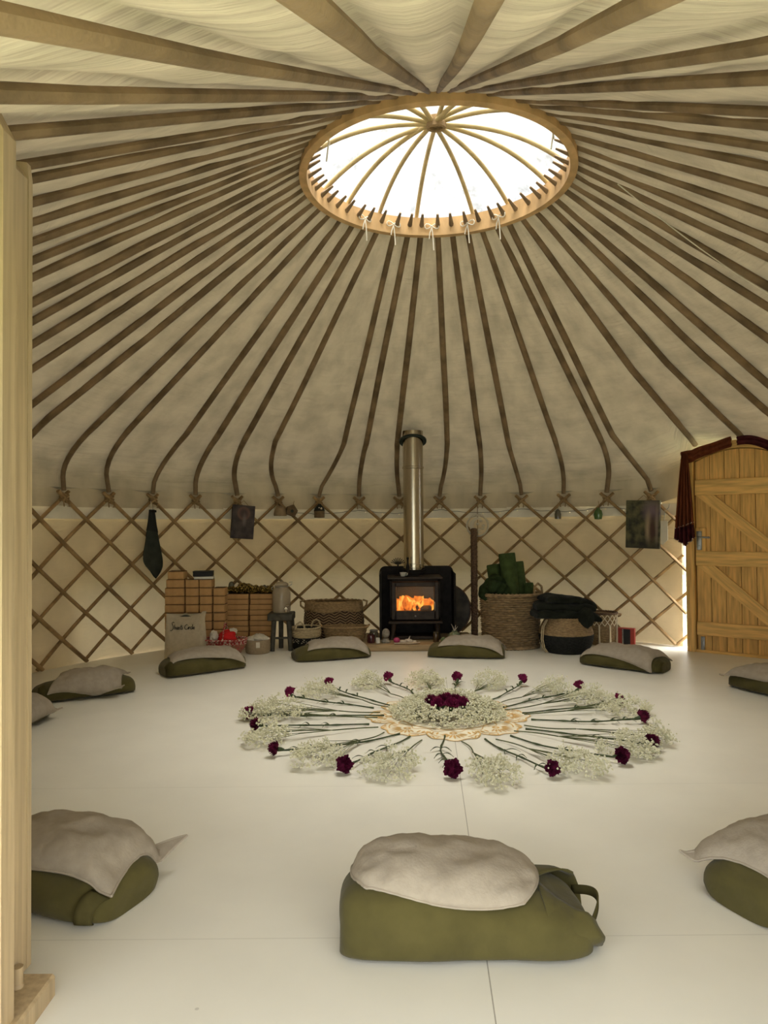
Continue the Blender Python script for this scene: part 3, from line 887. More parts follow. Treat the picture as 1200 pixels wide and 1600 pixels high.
def jar(name, label, cat, loc, r, h, m, lidm=None, group=None):
    t = thing(name, label, cat, loc)
    q = MB(); q.lathe([(0.001, 0), (r * 0.95, 0.001), (r, h * 0.1), (r, h * 0.8), (r * 0.85, h), (r * 0.75, h), (r * 0.8, h * 0.5), (0.001, h * 0.45)], n=20); q.build('body', m, t)
    if lidm:
        q = MB(); q.lathe([(r * 0.9, h), (r * 0.95, h * 1.02), (r * 0.95, h * 1.15), (0.001, h * 1.16)], n=20); q.build('lid', lidm, t)
    return t
jar('candle_jar', 'dark wine red glass candle jar on the hearth board', 'candle jar', (-0.465, 2.42, 0.06), 0.036, 0.082, 'wine_glass')
jar('storage_jar', 'smoky glass jar with grey lid behind the wine red candle jar', 'jar', (-0.44, 2.56, 0.06), 0.042, 0.09, 'glass_dark', 'steel_grey')
jar('tealight_cup', 'tiny white cup beside the wine red candle jar', 'cup', (-0.40, 2.41, 0.06), 0.020, 0.05, 'white_card')
jar('amber_jar', 'small brown jar by the right foot of the stove', 'jar', (0.145, 2.44, 0.06), 0.028, 0.085, 'amber_jar', 'glass_dark')
t = thing('stone_head', 'small grey carved stone head on the hearth', 'ornament', (-0.325, 2.44, 0.06))
q = MB(); q.lathe([(0.042, 0), (0.044, 0.012), (0.03, 0.025), (0.026, 0.04)], n=18, cap=True); q.build('base', 'grey_stone', t)
q = MB(); q.ball((0, 0, 0.085), 0.043, 18, 14, (0.85, 0.9, 1.1), fn=lambda d: 1 - (0.16 if d.y < -0.5 and abs(abs(d.x) - 0.35) < 0.16 and 0.0 < d.z < 0.3 else 0) + (0.07 if d.y < -0.8 and abs(d.x) < 0.13 and -0.25 < d.z < 0.15 else 0) - 0.12 * max(0, -d.z - 0.4)); q.build('head', 'grey_stone', t)
t = thing('pink_candle', 'round magenta pink candle ball on the hearth in front of the stove', 'candle', (-0.225, 2.40, 0.06))
q = MB(); q.ball((0, 0, 0.027), 0.031, 16, 12, (1, 1, 0.88)); q.build('wax', 'pink_wax', t)
q = MB(); q.tube([(0, 0, 0.053), (0.002, 0, 0.062)], 0.0015, 5); q.build('wick', 'flashing', t)
for k, (x, y, r, lb) in enumerate(((-0.165, 2.40, 0.024, 'pale seashell next to the pink candle ball'), (-0.115, 2.42, 0.028, 'pale spiky seashell, middle of three on the hearth'), (-0.07, 2.40, 0.021, 'small pale seashell farthest from the pink candle ball'))):
    q = MB(); q.ball((0, 0, r * 0.62), r, 18, 10, (1.3, 0.9, 0.62), fn=lambda d: 1 + 0.16 * math.sin(math.atan2(d.y, d.x) * 7 + k))
    if k == 1: q.tube([(0, 0, r), (0.012, 0, r * 1.9), (0.018, 0, r * 2.4)], [0.008, 0.004, 0.001], 6)
    o = q.build('seashell', 'shell'); o.location = (x, y, 0.06); tag(o, lb, 'seashell', 'seashells on the hearth')
t = thing('incense_holder', 'long flat pale incense holder lying along the hearth front edge', 'incense holder', (-0.13, 2.345, 0.06))
q = MB(); q.grid(lambda i, j: Vector((-0.12 + 0.24 * i / 12, -0.014 + 0.028 * j / 4, 0.004 + 0.006 * abs(j - 2) / 2 + 0.012 * max(0, i / 12 - 0.8) * 5 * 0.5)), 13, 5); q.build('tray', 'shell', t, solid=0.004)
t = thing('succulent', 'small round pale green succulent ball on the hearth', 'succulent', (0.215, 2.41, 0.06))
q = MB(); q.ball((0, 0, 0.026), 0.028, 20, 12, (1, 1, 0.9), fn=lambda d: 1 + 0.12 * math.sin(math.atan2(d.y, d.x) * 8)); q.build('body', 'succulent', t)
t = thing('jade_vase', 'squat pale green vase with bare twigs beside the drum', 'vase', (0.325, 2.50, 0.06))
q = MB(); q.lathe([(0.03, 0), (0.055, 0.015), (0.064, 0.045), (0.045, 0.078), (0.022, 0.088), (0.026, 0.10), (0.02, 0.10), (0.016, 0.085)], n=24, fn=lambda a, i: 0.003 * math.sin(a * 9)); q.build('body', 'jade_glaze', t)
for dx, dz in ((-0.03, 0.07), (0.012, 0.06), (0.03, 0.045)):
    q = MB(); q.tube([(0, 0, 0.09), (dx * 0.5, 0, 0.09 + dz * 0.6), (dx, 0.005, 0.09 + dz)], [0.004, 0.0035, 0.002], 6); q.build('twig', 'shell', t)
t = thing('frame_drum', 'round dark frame drum leaning behind the stove beside the tall carved stick', 'drum', (0.285, 3.12, 0.0))
R3 = Matrix.Rotation(PI / 2 - 0.12, 3, 'X')
q = MB(); q.lathe([(0.262, -0.035), (0.275, -0.035), (0.278, 0.0), (0.275, 0.035), (0.262, 0.035), (0.262, -0.035)], (0, 0.03, 0.281), 48, R3=R3); q.build('rim', 'stick_wood', t)
q = MB(); q.lathe([(0.001, 0.026), (0.15, 0.027), (0.264, 0.03)], (0, 0.03, 0.281), 48, R3=R3); q.build('skin', 'drum_skin', t)
t = thing('carved_stick', 'tall dark carved wooden stick standing against the trellis beside the log basket', 'carved stick', (0, 0, 0))
q = MB(); a, b = Vector((0.572, 2.95, 0.0)), Vector((0.617, 3.28, 1.11))
ns = 90
q.grid(lambda i, j: a.lerp(b, j / ns) + Matrix.Rotation(0, 3, 'Z') @ Vector((math.cos(i * PI / 8), math.sin(i * PI / 8), 0)) * (0.034 + 0.0045 * math.sin(i * PI / 8 * 4 + (j % 4 // 2) * PI) * (1 if j % 2 else 0.3)), 16, ns + 1, cu=True)
q.build('shaft', 'stick_wood', t)
q = MB(); q.ball(b, 0.036, 14, 8, (1, 1, 0.4)); q.ball(a + Vector((0, 0, 0.012)), 0.037, 14, 8, (1, 1, 0.35)); q.build('end_cap', 'stick_wood', t)

# ------------------------------------------------------------------ kraft boxes
def kbox(x0, x1, y0, dep, z0, h, label, group, jit=0.004):
    rz = random.uniform(-0.03, 0.03)
    t = thing('cardboard_box', label, 'box', ((x0 + x1) / 2 + random.uniform(-jit, jit), y0 + dep / 2 + random.uniform(-jit, jit), z0), rz, group)
    wd = x1 - x0 - 0.006
    q = MB(); q.box((0, 0, h * 0.485), (wd - 0.004, dep - 0.003, h * 0.89), bev=0.003); q.build('body', 'kraft', t, smooth=False)
    q = MB(); q.box((0, 0, h * 0.5), (wd - 0.010, dep - 0.010, h)); q.build('gap_shade_core', 'kraft_gap_shade', t, smooth=False)  # dark core added so the gaps round each box look shaded
    q = MB(); q.box((0, -dep / 2 + 0.001, h * 0.50), (wd - 0.012, 0.005, h * 0.74), bev=0.002); q.box((0, 0, h * 0.925), (wd - 0.007, dep - 0.007, h * 0.06), bev=0.002); q.build('lid', 'kraft', t, smooth=False)
    return t
colsA = [(-2.335, -2.15, 10, 0.13), (-2.147, -2.020, 9, 0.13), (-2.017, -1.897, 9, 0.13), (-1.894, -1.782, 8, 0.13)]
cn = ['tallest column behind the tote', 'second column right of the tallest', 'third column under the black box', 'column touching the flat boxes']
for ci, (x0, x1, n, dep) in enumerate(colsA):
    for k in range(n):
        xa, xb = x0, x1
        if ci == 0:
            sh_ = 0.028 if k == 9 else (0.012 if k == 8 else 0.0)
            xa += sh_; xb = x1 - (0.0 if k != 9 else 0.004)
        kbox(xa, xb, 2.21 if ci else 2.215, dep, k * 0.0757, 0.0755, 'small cardboard box, %s from the top in the %s' % (ORD[n - 1 - k], cn[ci]), 'small cardboard boxes in the tall stack', 0.002)
for ci, (x0, x1) in enumerate([(-1.852, -1.637), (-1.634, -1.412)]):
    for k in range(10):
        kbox(x0, x1, 2.585, 0.17, k * 0.0512, 0.051, 'flat cardboard box, %s from the top in the %s' % (ORD[9 - k], ['pile below the sequin garland', 'pile next to the stool'][ci]), 'flat cardboard boxes in the low stack', 0.004)
t = thing('white_box', 'thin white box lying on top of the cardboard box stack', 'box', (-1.985, 2.28, 0.6825), 0.05)
q = MB(); q.box((0, 0, 0.011), (0.17, 0.10, 0.022), bev=0.003); q.build('body', 'white_card', t, smooth=False)
t = thing('black_box', 'flat black box lying on the thin white box atop the cardboard stack', 'box', (-1.993, 2.275, 0.706), 0.1)
q = MB(); q.box((0, 0, 0.02), (0.175, 0.10, 0.040), bev=0.004); q.build('body', 'black_card', t, smooth=False)
q = MB(); q.box((0, 0, 0.043), (0.178, 0.103, 0.014), bev=0.003); q.build('lid', 'black_card', t, smooth=False)
t = thing('sequin_garland', 'heap of glittering gold and black sequin garland on the flat cardboard boxes', 'garland', (-1.655, 2.66, 0.512))
q = MB(); rg = random.Random(5)
for k in range(7):
    c = Vector((-0.13 + 0.05 * k, rg.uniform(-0.03, 0.03), 0))
    q.tube([c + Vector((0.07 * math.cos(s * 0.9 + k), 0.05 * math.sin(s * 0.9 + k), 0.03 + 0.018 * math.sin(s * 1.7 + k) + 0.004 * s * (1 if k in (2, 3, 4) else 0.3))) for s in range(9)], 0.024, 8)
q.build('garland', 'gold_sequin', t)
q = MB(); q.ball((-0.165, 0, 0.075), 0.032, 12, 9, (0.9, 0.9, 1.25), fn=lambda d: 1 + 0.2 * nz3(d * 4)); q.ball((0.155, 0, 0.05), 0.024, 10, 8, (0.9, 1, 1.3)); q.build('tassel', 'glass_dark', t)

# ------------------------------------------------------------------ stool, drink jar
t = thing('stool', 'small dark painted wooden stool under the glass drink jar', 'stool', (-1.305, 2.45, 0))
q = MB(); q.box((0, 0, 0.315), (0.235, 0.21, 0.07), bev=0.008); q.build('seat', 'stool_paint', t, smooth=False)
for x, y in ((-0.06, -0.07), (0.075, -0.055), (-0.015, 0.075), (0.085, 0.07)):
    q = MB(); q.tube([(x * 1.25, y * 1.2, 0), (x, y, 0.285)], [0.022, 0.024], 8); q.build('leg', 'stool_paint', t)
q = MB(); q.tube([(-0.07, -0.075, 0.12), (0.085, -0.06, 0.12)], 0.010, 6); q.build('stretcher', 'stool_paint', t)
t = thing('drink_dispenser', 'glass drink jar with clamp lid and metal tap on the dark stool', 'drink dispenser', (-1.305, 2.45, 0.35))
q = MB(); q.lathe([(0.001, 0.0), (0.078, 0.002), (0.086, 0.02), (0.086, 0.19), (0.076, 0.218), (0.062, 0.232), (0.062, 0.25), (0.056, 0.25), (0.056, 0.23), (0.078, 0.19), (0.078, 0.02), (0.001, 0.012)], n=32); q.build('body', 'jar_water', t)
q = MB(); q.lathe([(0.062, 0.252), (0.066, 0.255), (0.066, 0.268), (0.045, 0.282), (0.012, 0.288), (0.014, 0.30), (0.001, 0.303)], n=28); q.build('lid', 'jar_water', t)
q = MB(); q.tube([(0.068 * math.cos(a), 0.068 * math.sin(a), 0.243) for a in [k * PI / 12 for k in range(24)]], 0.003, 6, closed=True)
q.tube([(0.066, 0, 0.243), (0.098, -0.005, 0.262), (0.102, -0.005, 0.285), (0.072, 0, 0.278)], 0.003, 6); q.tube([(-0.066, 0, 0.243), (-0.09, 0, 0.235), (-0.088, 0, 0.21)], 0.003, 6); q.build('wire_clamp', 'steel_grey', t)
q = MB(); q.tube([(0.052, -0.07, 0.045), (0.058, -0.115, 0.045)], [0.017, 0.013], 12); q.tube([(0.058, -0.112, 0.05), (0.058, -0.112, 0.015)], [0.010, 0.008], 10); q.tube([(0.058, -0.105, 0.05), (0.058, -0.11, 0.075), (0.085, -0.115, 0.08)], 0.005, 8); q.build('tap', 'flue_steel', t)

# ------------------------------------------------------------------ baskets
def weave(q, fr, H, rows, stakes, amp=0.004, c=(0, 0, 0), n=None, rz=0, z0=0.0, uv=False, fx=0.0):
    """fr(t) -> (rx, ry) ; woven bumps in rows between upright stakes"""
    n = n or stakes * 4
    sub = 3
    nr = rows * sub
    R = Matrix.Rotation(rz, 3, 'Z'); c = Vector(c)
    def fn(i, j):
        a = 2 * PI * i / n; t = j / nr
        rx, ry = fr(t)
        row = j // sub
        ph = (j % sub) / sub
        d = amp * math.sin(PI * ph) ** 0.5 * (0.35 + 0.65 * math.cos(a * stakes / 2 + PI * (row % 2))) if ph > 0 else -amp * 0.9
        return c + R @ Vector(((rx + d) * math.cos(a), (ry + d) * math.sin(a), z0 + H * t))
    uvf = (lambda i, j: (2 * PI * i / n * fr(0.5)[0], H * j / nr)) if uv else None
    q.grid(fn, n, nr + 1, cu=True, uvfn=uvf)
def rim_tube(q, rx, ry, z, r, turns=40, c=(0, 0, 0), tw=0.3, n=8):
    c = Vector(c)
    P = []
    for k in range(96):
        a = 2 * PI * k / 96
        w_ = 1 + tw * 0.12 * math.sin(a * turns)
        P.append(c + Vector((rx * math.cos(a) * (1 + 0.01 * math.sin(a * turns)), ry * math.sin(a), z + tw * r * math.sin(a * turns + 1))))
    q.tube(P, r, n, closed=True)
def inner(q, fr, H, th, c=(0, 0, 0), n=40, zb=0.01):
    c = Vector(c)
    q.grid(lambda i, j: c + Vector(((fr(j / 8)[0] - th) * math.cos(2 * PI * i / n), (fr(j / 8)[1] - th) * math.sin(2 * PI * i / n), max(zb, H * j / 8))), n, 9, cu=True)
    q.add([c + Vector(((fr(0)[0] - th) * math.cos(2 * PI * i / n), (fr(0)[1] - th) * math.sin(2 * PI * i / n), zb)) for i in range(n)], [tuple(range(n))])

# big hand woven chevron basket
t = thing('chevron_basket', 'large dark oval basket with pale chevron weave and frayed tan rim', 'basket', (-0.84, 2.84, 0))
fr_ = lambda s: (0.265 + 0.035 * math.sin(PI * min(1, s * 0.9)), 0.150 + 0.02 * math.sin(PI * s * 0.9))
q = MB(); weave(q, fr_, 0.37, 22, 40, 0.0035, uv=True); inner(q, fr_, 0.37, 0.012); q.build('body', 'chevron_weave', t)
q = MB()
q.grid(lambda i, j: Vector(((0.283 + 0.010 * (1 - j / 6) + 0.004 * nz3((i * .7, j, 0))) * math.cos(2 * PI * i / 120), (0.163 + 0.010 * (1 - j / 6)) * math.sin(2 * PI * i / 120), 0.41 - (0.075 + 0.028 * abs(math.sin(i * 0.13)) + 0.008 * nz3((i * 2.3, 0, 0))) * (1 - j / 6))), 120, 7, cu=True)
q.build('frayed_rim', 'seagrass', t, solid=0.006, angle=3.0)
q = MB(); rim_tube(q, 0.272, 0.152, 0.408, 0.012, 30); q.build('rim', 'seagrass', t)
for sg in (-1, 1):
    q = MB(); q.tube([(sg * 0.29, -0.02, 0.34), (sg * 0.325, -0.03, 0.37), (sg * 0.33, -0.01, 0.41), (sg * 0.29, 0.01, 0.42)], 0.010, 8); q.build('handle', 'seagrass', t)
# white rimmed black basket
t = thing('rope_basket', 'small round basket with cream rope rim, loop handles and black speckled base', 'basket', (-1.075, 2.47, 0))
f1 = lambda s: (0.118 + 0.012 * s, 0.118 + 0.012 * s); f2 = lambda s: (0.130 + 0.010 * math.sin(PI * s), 0.130 + 0.010 * math.sin(PI * s))
q = MB(); weave(q, f1, 0.118, 9, 30, 0.003); inner(q, lambda s: (0.128, 0.128), 0.2, 0.014); q.build('black_base', 'weave_black', t)
q = MB(); weave(q, f2, 0.085, 7, 30, 0.004, z0=0.118); rim_tube(q, 0.131, 0.131, 0.205, 0.010, 34); q.build('rope_rim', 'seagrass_pale', t)
q = MB()
for k in range(70):
    a = rg.uniform(PI, 2 * PI); q.octa((0.129 * math.cos(a), 0.129 * math.sin(a), rg.uniform(0.07, 0.112)), 0.0045)
o = q.build('white_specks', 'macrame', t); o['kind'] = 'stuff'
for ax in (-0.045, 0.085):
    q = MB(); q.tube([(ax - 0.045, 0.07 if ax > 0 else -0.115, 0.20), (ax - 0.03, 0.08 if ax > 0 else -0.11, 0.25), (ax, 0.08 if ax > 0 else -0.105, 0.268), (ax + 0.03, 0.08 if ax > 0 else -0.11, 0.25), (ax + 0.045, 0.07 if ax > 0 else -0.115, 0.20)], 0.009, 8); q.build('handle', 'seagrass_pale', t)
# woven tray basket
t = thing('tray_basket', 'wide low tan woven tray basket in front of the chevron basket', 'basket', (-0.715, 2.545, 0))
f3 = lambda s: (0.165 + 0.05 * s, 0.085 + 0.03 * s)
q = MB()
def sq(fr):  # rounded rectangle radii
    return fr
weave(q, f3, 0.195, 13, 36, 0.004); inner(q, f3, 0.195, 0.012); q.build('body', 'seagrass', t)
q = MB(); rim_tube(q, 0.218, 0.118, 0.198, 0.010, 44); q.build('rim', 'seagrass', t)
for sg in (-1, 1):
    q = MB(); q.tube([(sg * 0.205, -0.03, 0.198), (sg * 0.235, -0.02, 0.214), (sg * 0.235, 0.02, 0.214), (sg * 0.205, 0.03, 0.198)], 0.007, 8); q.build('handle', 'seagrass', t)

# tote bag with hand lettering
t = thing('tote_bag', 'natural cotton tote bag with black handwriting, standing by the cardboard boxes', 'tote bag', (-2.07, 1.93, 0), 0.08)
def tote(i, j, side):
    u = i / 30 * 2 - 1; s = j / 30
    th = 0.055 * (1 - s) ** 0.6 * (1 - abs(u) ** 4) + 0.004 + 0.012 * nz3((u * 2.5, s * 3, side * 5.0))
    if j == 30 or i in (0, 30): th = 0.002
    top = 0.400 - 0.018 * (1 - abs(u) ** 2) * (1 if side < 0 else 0.3) + (0.016 if u > 0.75 else 0)
    wd = 0.172 + 0.010 * math.sin(s * 5) * (1 if u > 0 else 0.2) + (0.012 * max(0, s - 0.85) / 0.15 if u > 0 else 0)
    return Vector((u * wd, side * th + 0.10 * s * 0.75, s * top + 0.002))
q = MB()
for sd in (-1, 1): q.grid(lambda i, j, sd=sd: tote(i, j, sd), 31, 31)
tb = q.build('bag_body', 'tote_cotton', t, angle=3.0)
q = MB(); q.tube([Vector((-0.06, 0.068, 0.375)).lerp(Vector((0.05, 0.068, 0.375)), k / 10) + Vector((0, 0, 0.026 * math.sin(PI * k / 10))) for k in range(11)], 0.008, 6, flat=0.4); q.build('handle', 'tote_cotton', t)
q = MB(); q.grid(lambda i, j: Vector((-0.055 + 0.1 * i / 10, 0.062, 0.372 + 0.012 * j / 2 * math.sin(PI * i / 10) + 0.002)), 11, 3); q.build('handle_slot', 'flashing', t, solid=0.003)
STR = {  # hand drawn strokes, x to the right, y up, one em = 1
 'S': [[(.50, .98), (.38, 1.08), (.20, .98), (.22, .78), (.36, .55), (.40, .25), (.28, .02), (.10, -.08), (.0, .0)]],
 'h': [[(.05, 1.0), (.05, .0)], [(.05, .35), (.2, .52), (.32, .42), (.34, .0)]],
 'a': [[(.36, .42), (.2, .52), (.05, .3), (.1, .03), (.25, .05), (.36, .3)], [(.36, .5), (.36, .1), (.44, .0)]],
 'n': [[(.05, .5), (.05, .0)], [(.05, .32), (.2, .5), (.32, .4), (.34, .0)]],
 't': [[(.18, .95), (.18, .1), (.3, .0)], [(.02, .6), (.36, .62)]],
 'i': [[(.08, .48), (.08, .0)], [(.07, .72), (.11, .76)]],
 'C': [[(.55, .75), (.38, .85), (.12, .65), (.05, .35), (.18, .05), (.4, .0), (.58, .12)]],
 'r': [[(.05, .5), (.05, .0)], [(.05, .3), (.18, .48), (.3, .46)]],
 'c': [[(.36, .42), (.22, .5), (.06, .3), (.1, .05), (.26, .0), (.38, .1)]],
 'l': [[(.08, 1.0), (.08, .0)]],
 'e': [[(.05, .25), (.36, .28), (.3, .46), (.14, .46), (.04, .25), (.14, .02), (.38, .06)]],
 'd': [[(.36, .42), (.2, .5), (.05, .28), (.12, .02), (.28, .06), (.36, .3)], [(.37, .95), (.36, .0)]]}
WID = {'S': .58, 'h': .44, 'a': .5, 'n': .44, 't': .4, 'i': .2, 'C': .64, 'r': .34, 'c': .44, 'l': .2, 'e': .44, 'd': .48, ' ': .28}
q = MB(); cx = -0.128; em = 0.050
for ch in 'Shanti Circle':
    sc = em * (1.25 if ch == 'S' else (0.95 if ch == 'C' else 0.82))
    for stq in STR.get(ch, []):
        pts = []
        for (x, y) in stq:
            X = cx + x * sc; Z = 0.268 + (y - (0.1 if ch == 'S' else 0)) * sc
            u = X / 0.172; s = Z / 0.39
            pts.append(Vector((X, -0.055 * (1 - s) ** 0.6 * (1 - abs(u) ** 4) - 0.0065 - 0.012 * nz3((u * 2.5, s * 3, -5.0)) + 0.075 * s, Z)))
        q.tube(pts, 0.0028, 5)
    cx += WID[ch] * sc * 0.94
q.build('lettering', 'ink', t)

# red and white basket and its cloths
t = thing('red_basket', 'oval basket woven in red and white with a hoop handle', 'basket', (-1.755, 2.06, 0))
f4 = lambda s: (0.125 + 0.072 * s ** 1.2, 0.085 + 0.04 * s)
q = MB(); weave(q, f4, 0.125, 10, 36, 0.004); inner(q, f4, 0.16, 0.012); q.build('body', 'red_weave_low', t)
f5 = lambda s: (0.190 + 0.008 * s, 0.122 + 0.004 * s)
q = MB(); weave(q, f5, 0.045, 4, 36, 0.005, z0=0.118); rim_tube(q, 0.198, 0.127, 0.165, 0.009, 50); q.build('rim', 'red_weave', t)
q = MB(); q.tube([(0.01 + 0.0 * k, -0.122 + 0.244 * k / 16, 0.155 + 0.15 * math.sin(PI * k / 16)) for k in range(17)], 0.007, 7, flat=0.6); q.build('handle', 'red_weave', t)
def lump(name, label, cat, m, loc, r, sc, seed, amp=0.35, par=None, grp=None):
    q = MB(); q.ball((0, 0, 0), r, 26, 18, sc, fn=lambda d: 1 + amp * nz3(d * 2.3 + Vector((seed, 0, 0))) + amp * 0.4 * abs(nz3(d * 5 + Vector((0, seed, 0)))))
    o = q.build(name, m, angle=0.7); o.location = loc; return tag(o, label, cat, grp)
lump('red_cloth', 'bright red cloth bundled in the red and white basket', 'cloth', 'red_cloth', (-1.725, 2.04, 0.185), 0.062, (1.25, 0.9, 0.85), 2.0)
lump('white_cloth', 'crumpled white cloth beside the handle of the red and white basket', 'cloth', 'white_cloth', (-1.845, 2.05, 0.19), 0.044, (0.8, 0.8, 1.15), 7.0)
lump('white_cloth', 'crumpled white cloth resting on top of the red cloth', 'cloth', 'white_cloth', (-1.682, 2.07, 0.232), 0.034, (1.15, 0.9, 0.75), 11.0)
# beige pot full of cloths
t = thing('cotton_pot', 'round beige fabric pot with a small white tag, beside the dark stool', 'pot', (-1.502, 2.30, 0))
q = MB(); q.lathe([(0.001, 0.0), (0.105, 0.001), (0.113, 0.02), (0.115, 0.08), (0.110, 0.125), (0.104, 0.125), (0.108, 0.08), (0.10, 0.03), (0.001, 0.03)], n=36); q.build('body', 'pot_cotton', t)
q = MB(); q.box((0.022, -0.119, 0.088), (0.034, 0.004, 0.05), rz=0.15, bev=0.001); q.build('paper_tag', 'paper', t, smooth=False)
for k, (x, y, r, lb) in enumerate(((-0.05, -0.02, 0.05, 'rolled cream cloth at the box side of the beige pot'), (0.01, -0.04, 0.042, 'rolled cream cloth at the front of the beige pot'), (0.055, -0.005, 0.05, 'rolled cream cloth at the stool side of the beige pot'), (0.0, 0.045, 0.05, 'rolled cream cloth at the back of the beige pot'))):
    lump('face_cloth', lb, 'cloth', 'white_cloth', (-1.502 + x, 2.30 + y, 0.125 + 0.012 * (k % 2)), r, (1.1, 0.85, 0.62), 20 + k * 3.0, 0.3, grp='rolled cloths in the beige pot')

# log basket and rolled mats
t = thing('log_basket', 'large brown wicker basket holding rolled green mats', 'basket', (0.856, 2.50, 0))
f6 = lambda s: (0.262 + 0.024 * s, 0.20 + 0.02 * s)
q = MB(); weave(q, f6, 0.50, 24, 32, 0.012); inner(q, f6, 0.50, 0.018); q.build('body', 'wicker', t)
q = MB(); rim_tube(q, 0.287, 0.221, 0.505, 0.014, 46); rim_tube(q, 0.266, 0.204, 0.014, 0.012, 46); q.build('rim', 'wicker', t)
for ax, ay in ((0.245, -0.09), (-0.2, 0.14)):
    q = MB(); q.tube([(ax - 0.045, ay - 0.03, 0.50), (ax - 0.04, ay - 0.03, 0.575), (ax, ay, 0.605), (ax + 0.04, ay + 0.03, 0.575), (ax + 0.045, ay + 0.03, 0.50)], 0.011, 8); q.build('handle', 'seagrass', t)
def rolled(label, base, top, r, m='mat_green'):
    t = thing('rolled_mat', label, 'rolled mat', base, 0, 'rolled green mats in the wicker basket')
    b = Vector(base); d = Vector(top) - b; L = d.length
    R3 = d.to_track_quat('Z', 'Y').to_matrix()
    q = MB(); q.lathe([(r * 0.9, 0), (r, 0.01), (r, L - 0.012), (r * 0.96, L), (r * 0.86, L), (r * 0.80, L - 0.008)], n=28, R3=R3, fn=lambda a, i: 0.0025 * math.sin(a * 3 + i)); q.build('outer_layer', m, t)
    sp = []
    for k in range(60):
        a = k * 0.33; rr = r * 0.84 * (1 - k / 64); sp.append(R3 @ Vector((rr * math.cos(a), rr * math.sin(a), L - 0.006)))
    q = MB(); q.tube(sp, 0.0065, 5); q.build('spiral_end', m, t)
    q = MB(); q.lathe([(0.001, L - 0.016), (r * 0.85, L - 0.016)], n=24, R3=R3); q.build('core', 'mat_green_dark', t)
rolled('tallest rolled dark green mat standing in the wicker basket', (0.90, 2.47, 0.12), (0.825, 2.50, 0.885), 0.078)
rolled('rolled green mat just beside the tallest one, toward the carved stick', (0.79, 2.55, 0.14), (0.705, 2.56, 0.775), 0.064)
rolled('rolled green mat behind the tallest one, toward the basket handle', (1.00, 2.56, 0.14), (0.935, 2.60, 0.80), 0.066)
rolled('shortest rolled green mat beside the basket loop handle', (1.055, 2.53, 0.14), (1.035, 2.55, 0.60), 0.05)
def fold(label, loc, size, rz, tilt, m, seed, name='folded_mat', cat='folded mat', grp=None, curl=0.5):
    t = MB(); sx, sy, sz = size
    R = Matrix.Rotation(rz, 3, 'Z') @ Matrix.Rotation(tilt, 3, 'Y')
    def fn(i, j):
        a = 2 * PI * j / 20; u = i / 30 * 2 - 1
        e = 1 - abs(u) ** 10
        ca, sa = math.cos(a), math.sin(a)
        y = sy / 2 * (abs(ca) ** 0.35) * (1 if ca > 0 else -1)
        z = sz / 2 * (abs(sa) ** 0.75) * (1 if sa > 0 else -1) * (0.55 + 0.45 * e)
        z += 0.022 * nz3((u * 2 + seed, y * 9, 0)) + curl * (-0.10 * abs(u) ** 3) * sx
        y += 0.02 * nz3((u * 3, seed, 2.0))
        return Vector(loc) + R @ Vector((u * sx / 2, y, z))
    t.grid(lambda i, j: fn(j, i), 20, 31, cu=True)
    t.add([fn(0, j) for j in range(20)], [tuple(range(20))]); t.add([fn(30, j) for j in range(20)], [tuple(range(19, -1, -1))])
    o = t.build(name, m, angle=1.2)
    return tag(o, label, cat, grp)
fold('crumpled dark green mat stuffed in the wicker basket next to the carved stick', (0.665, 2.46, 0.565), (0.27, 0.15, 0.15), 0.1, -0.9, 'mat_green_dark', 3.0)
fold('folded dark green mat flopped over the front rim of the wicker basket', (0.73, 2.39, 0.555), (0.24, 0.11, 0.12), 0.3, 0.55, 'mat_green_dark', 9.0)

# belly basket with blankets
t = thing('belly_basket', 'round two tone belly basket, straw above and black below, under dark blankets', 'basket', (1.315, 2.245, 0))
def fb(s): r = 0.155 + 0.088 * math.sin(PI * (0.12 + 0.80 * s)); return (r, r)
q = MB(); weave(q, lambda s: fb(s * 0.52), 0.165, 14, 44, 0.003); q.build('black_base', 'weave_black', t)
q = MB(); weave(q, lambda s: fb(0.52 + s * 0.48), 0.145, 13, 44, 0.003, z0=0.165); rim_tube(q, fb(1)[0], fb(1)[0], 0.31, 0.008, 40); inner(q, fb, 0.31, 0.012); q.build('straw_top', 'seagrass', t)
q = MB(); q.tube([(-0.20, -0.09, 0.30), (-0.243, -0.12, 0.24), (-0.252, -0.12, 0.13), (-0.235, -0.11, 0.05), (-0.205, -0.10, 0.008)], 0.006, 6); q.tube([(-0.19, -0.10, 0.30), (-0.232, -0.135, 0.24), (-0.24, -0.135, 0.13), (-0.222, -0.12, 0.05), (-0.19, -0.11, 0.008)], 0.006, 6); q.build('hanging_handle', 'seagrass_pale', t)
GB = 'dark blankets heaped on the belly basket'
fold('folded dark blanket, bottom one of the heap on the belly basket', (1.30, 2.235, 0.345), (0.58, 0.34, 0.085), 0.05, 0.07, 'blanket', 1.0, 'folded_blanket', 'blanket', GB, 0.35)
fold('folded dark blanket in the middle of the heap on the belly basket', (1.29, 2.24, 0.413), (0.52, 0.32, 0.075), -0.04, 0.03, 'blanket', 4.0, 'folded_blanket', 'blanket', GB, 0.25)
fold('crumpled dark blanket on top of the heap on the belly basket', (1.33, 2.25, 0.472), (0.46, 0.30, 0.07), 0.12, 0.14, 'blanket', 8.0, 'folded_blanket', 'blanket', GB, 0.5)
q = MB(); q.grid(lambda i, j: Vector((1.455 + 0.105 * math.sin(PI * i / 20) * math.cos(j / 12 * 2 * PI) * 0.8, 2.10 + 0.06 * math.sin(j / 12 * 2 * PI), 0.325 + 0.12 * math.cos(PI * i / 20) * 0.75 + 0.012 * nz3((i * .4, j * .8, 0)))), 21, 12)
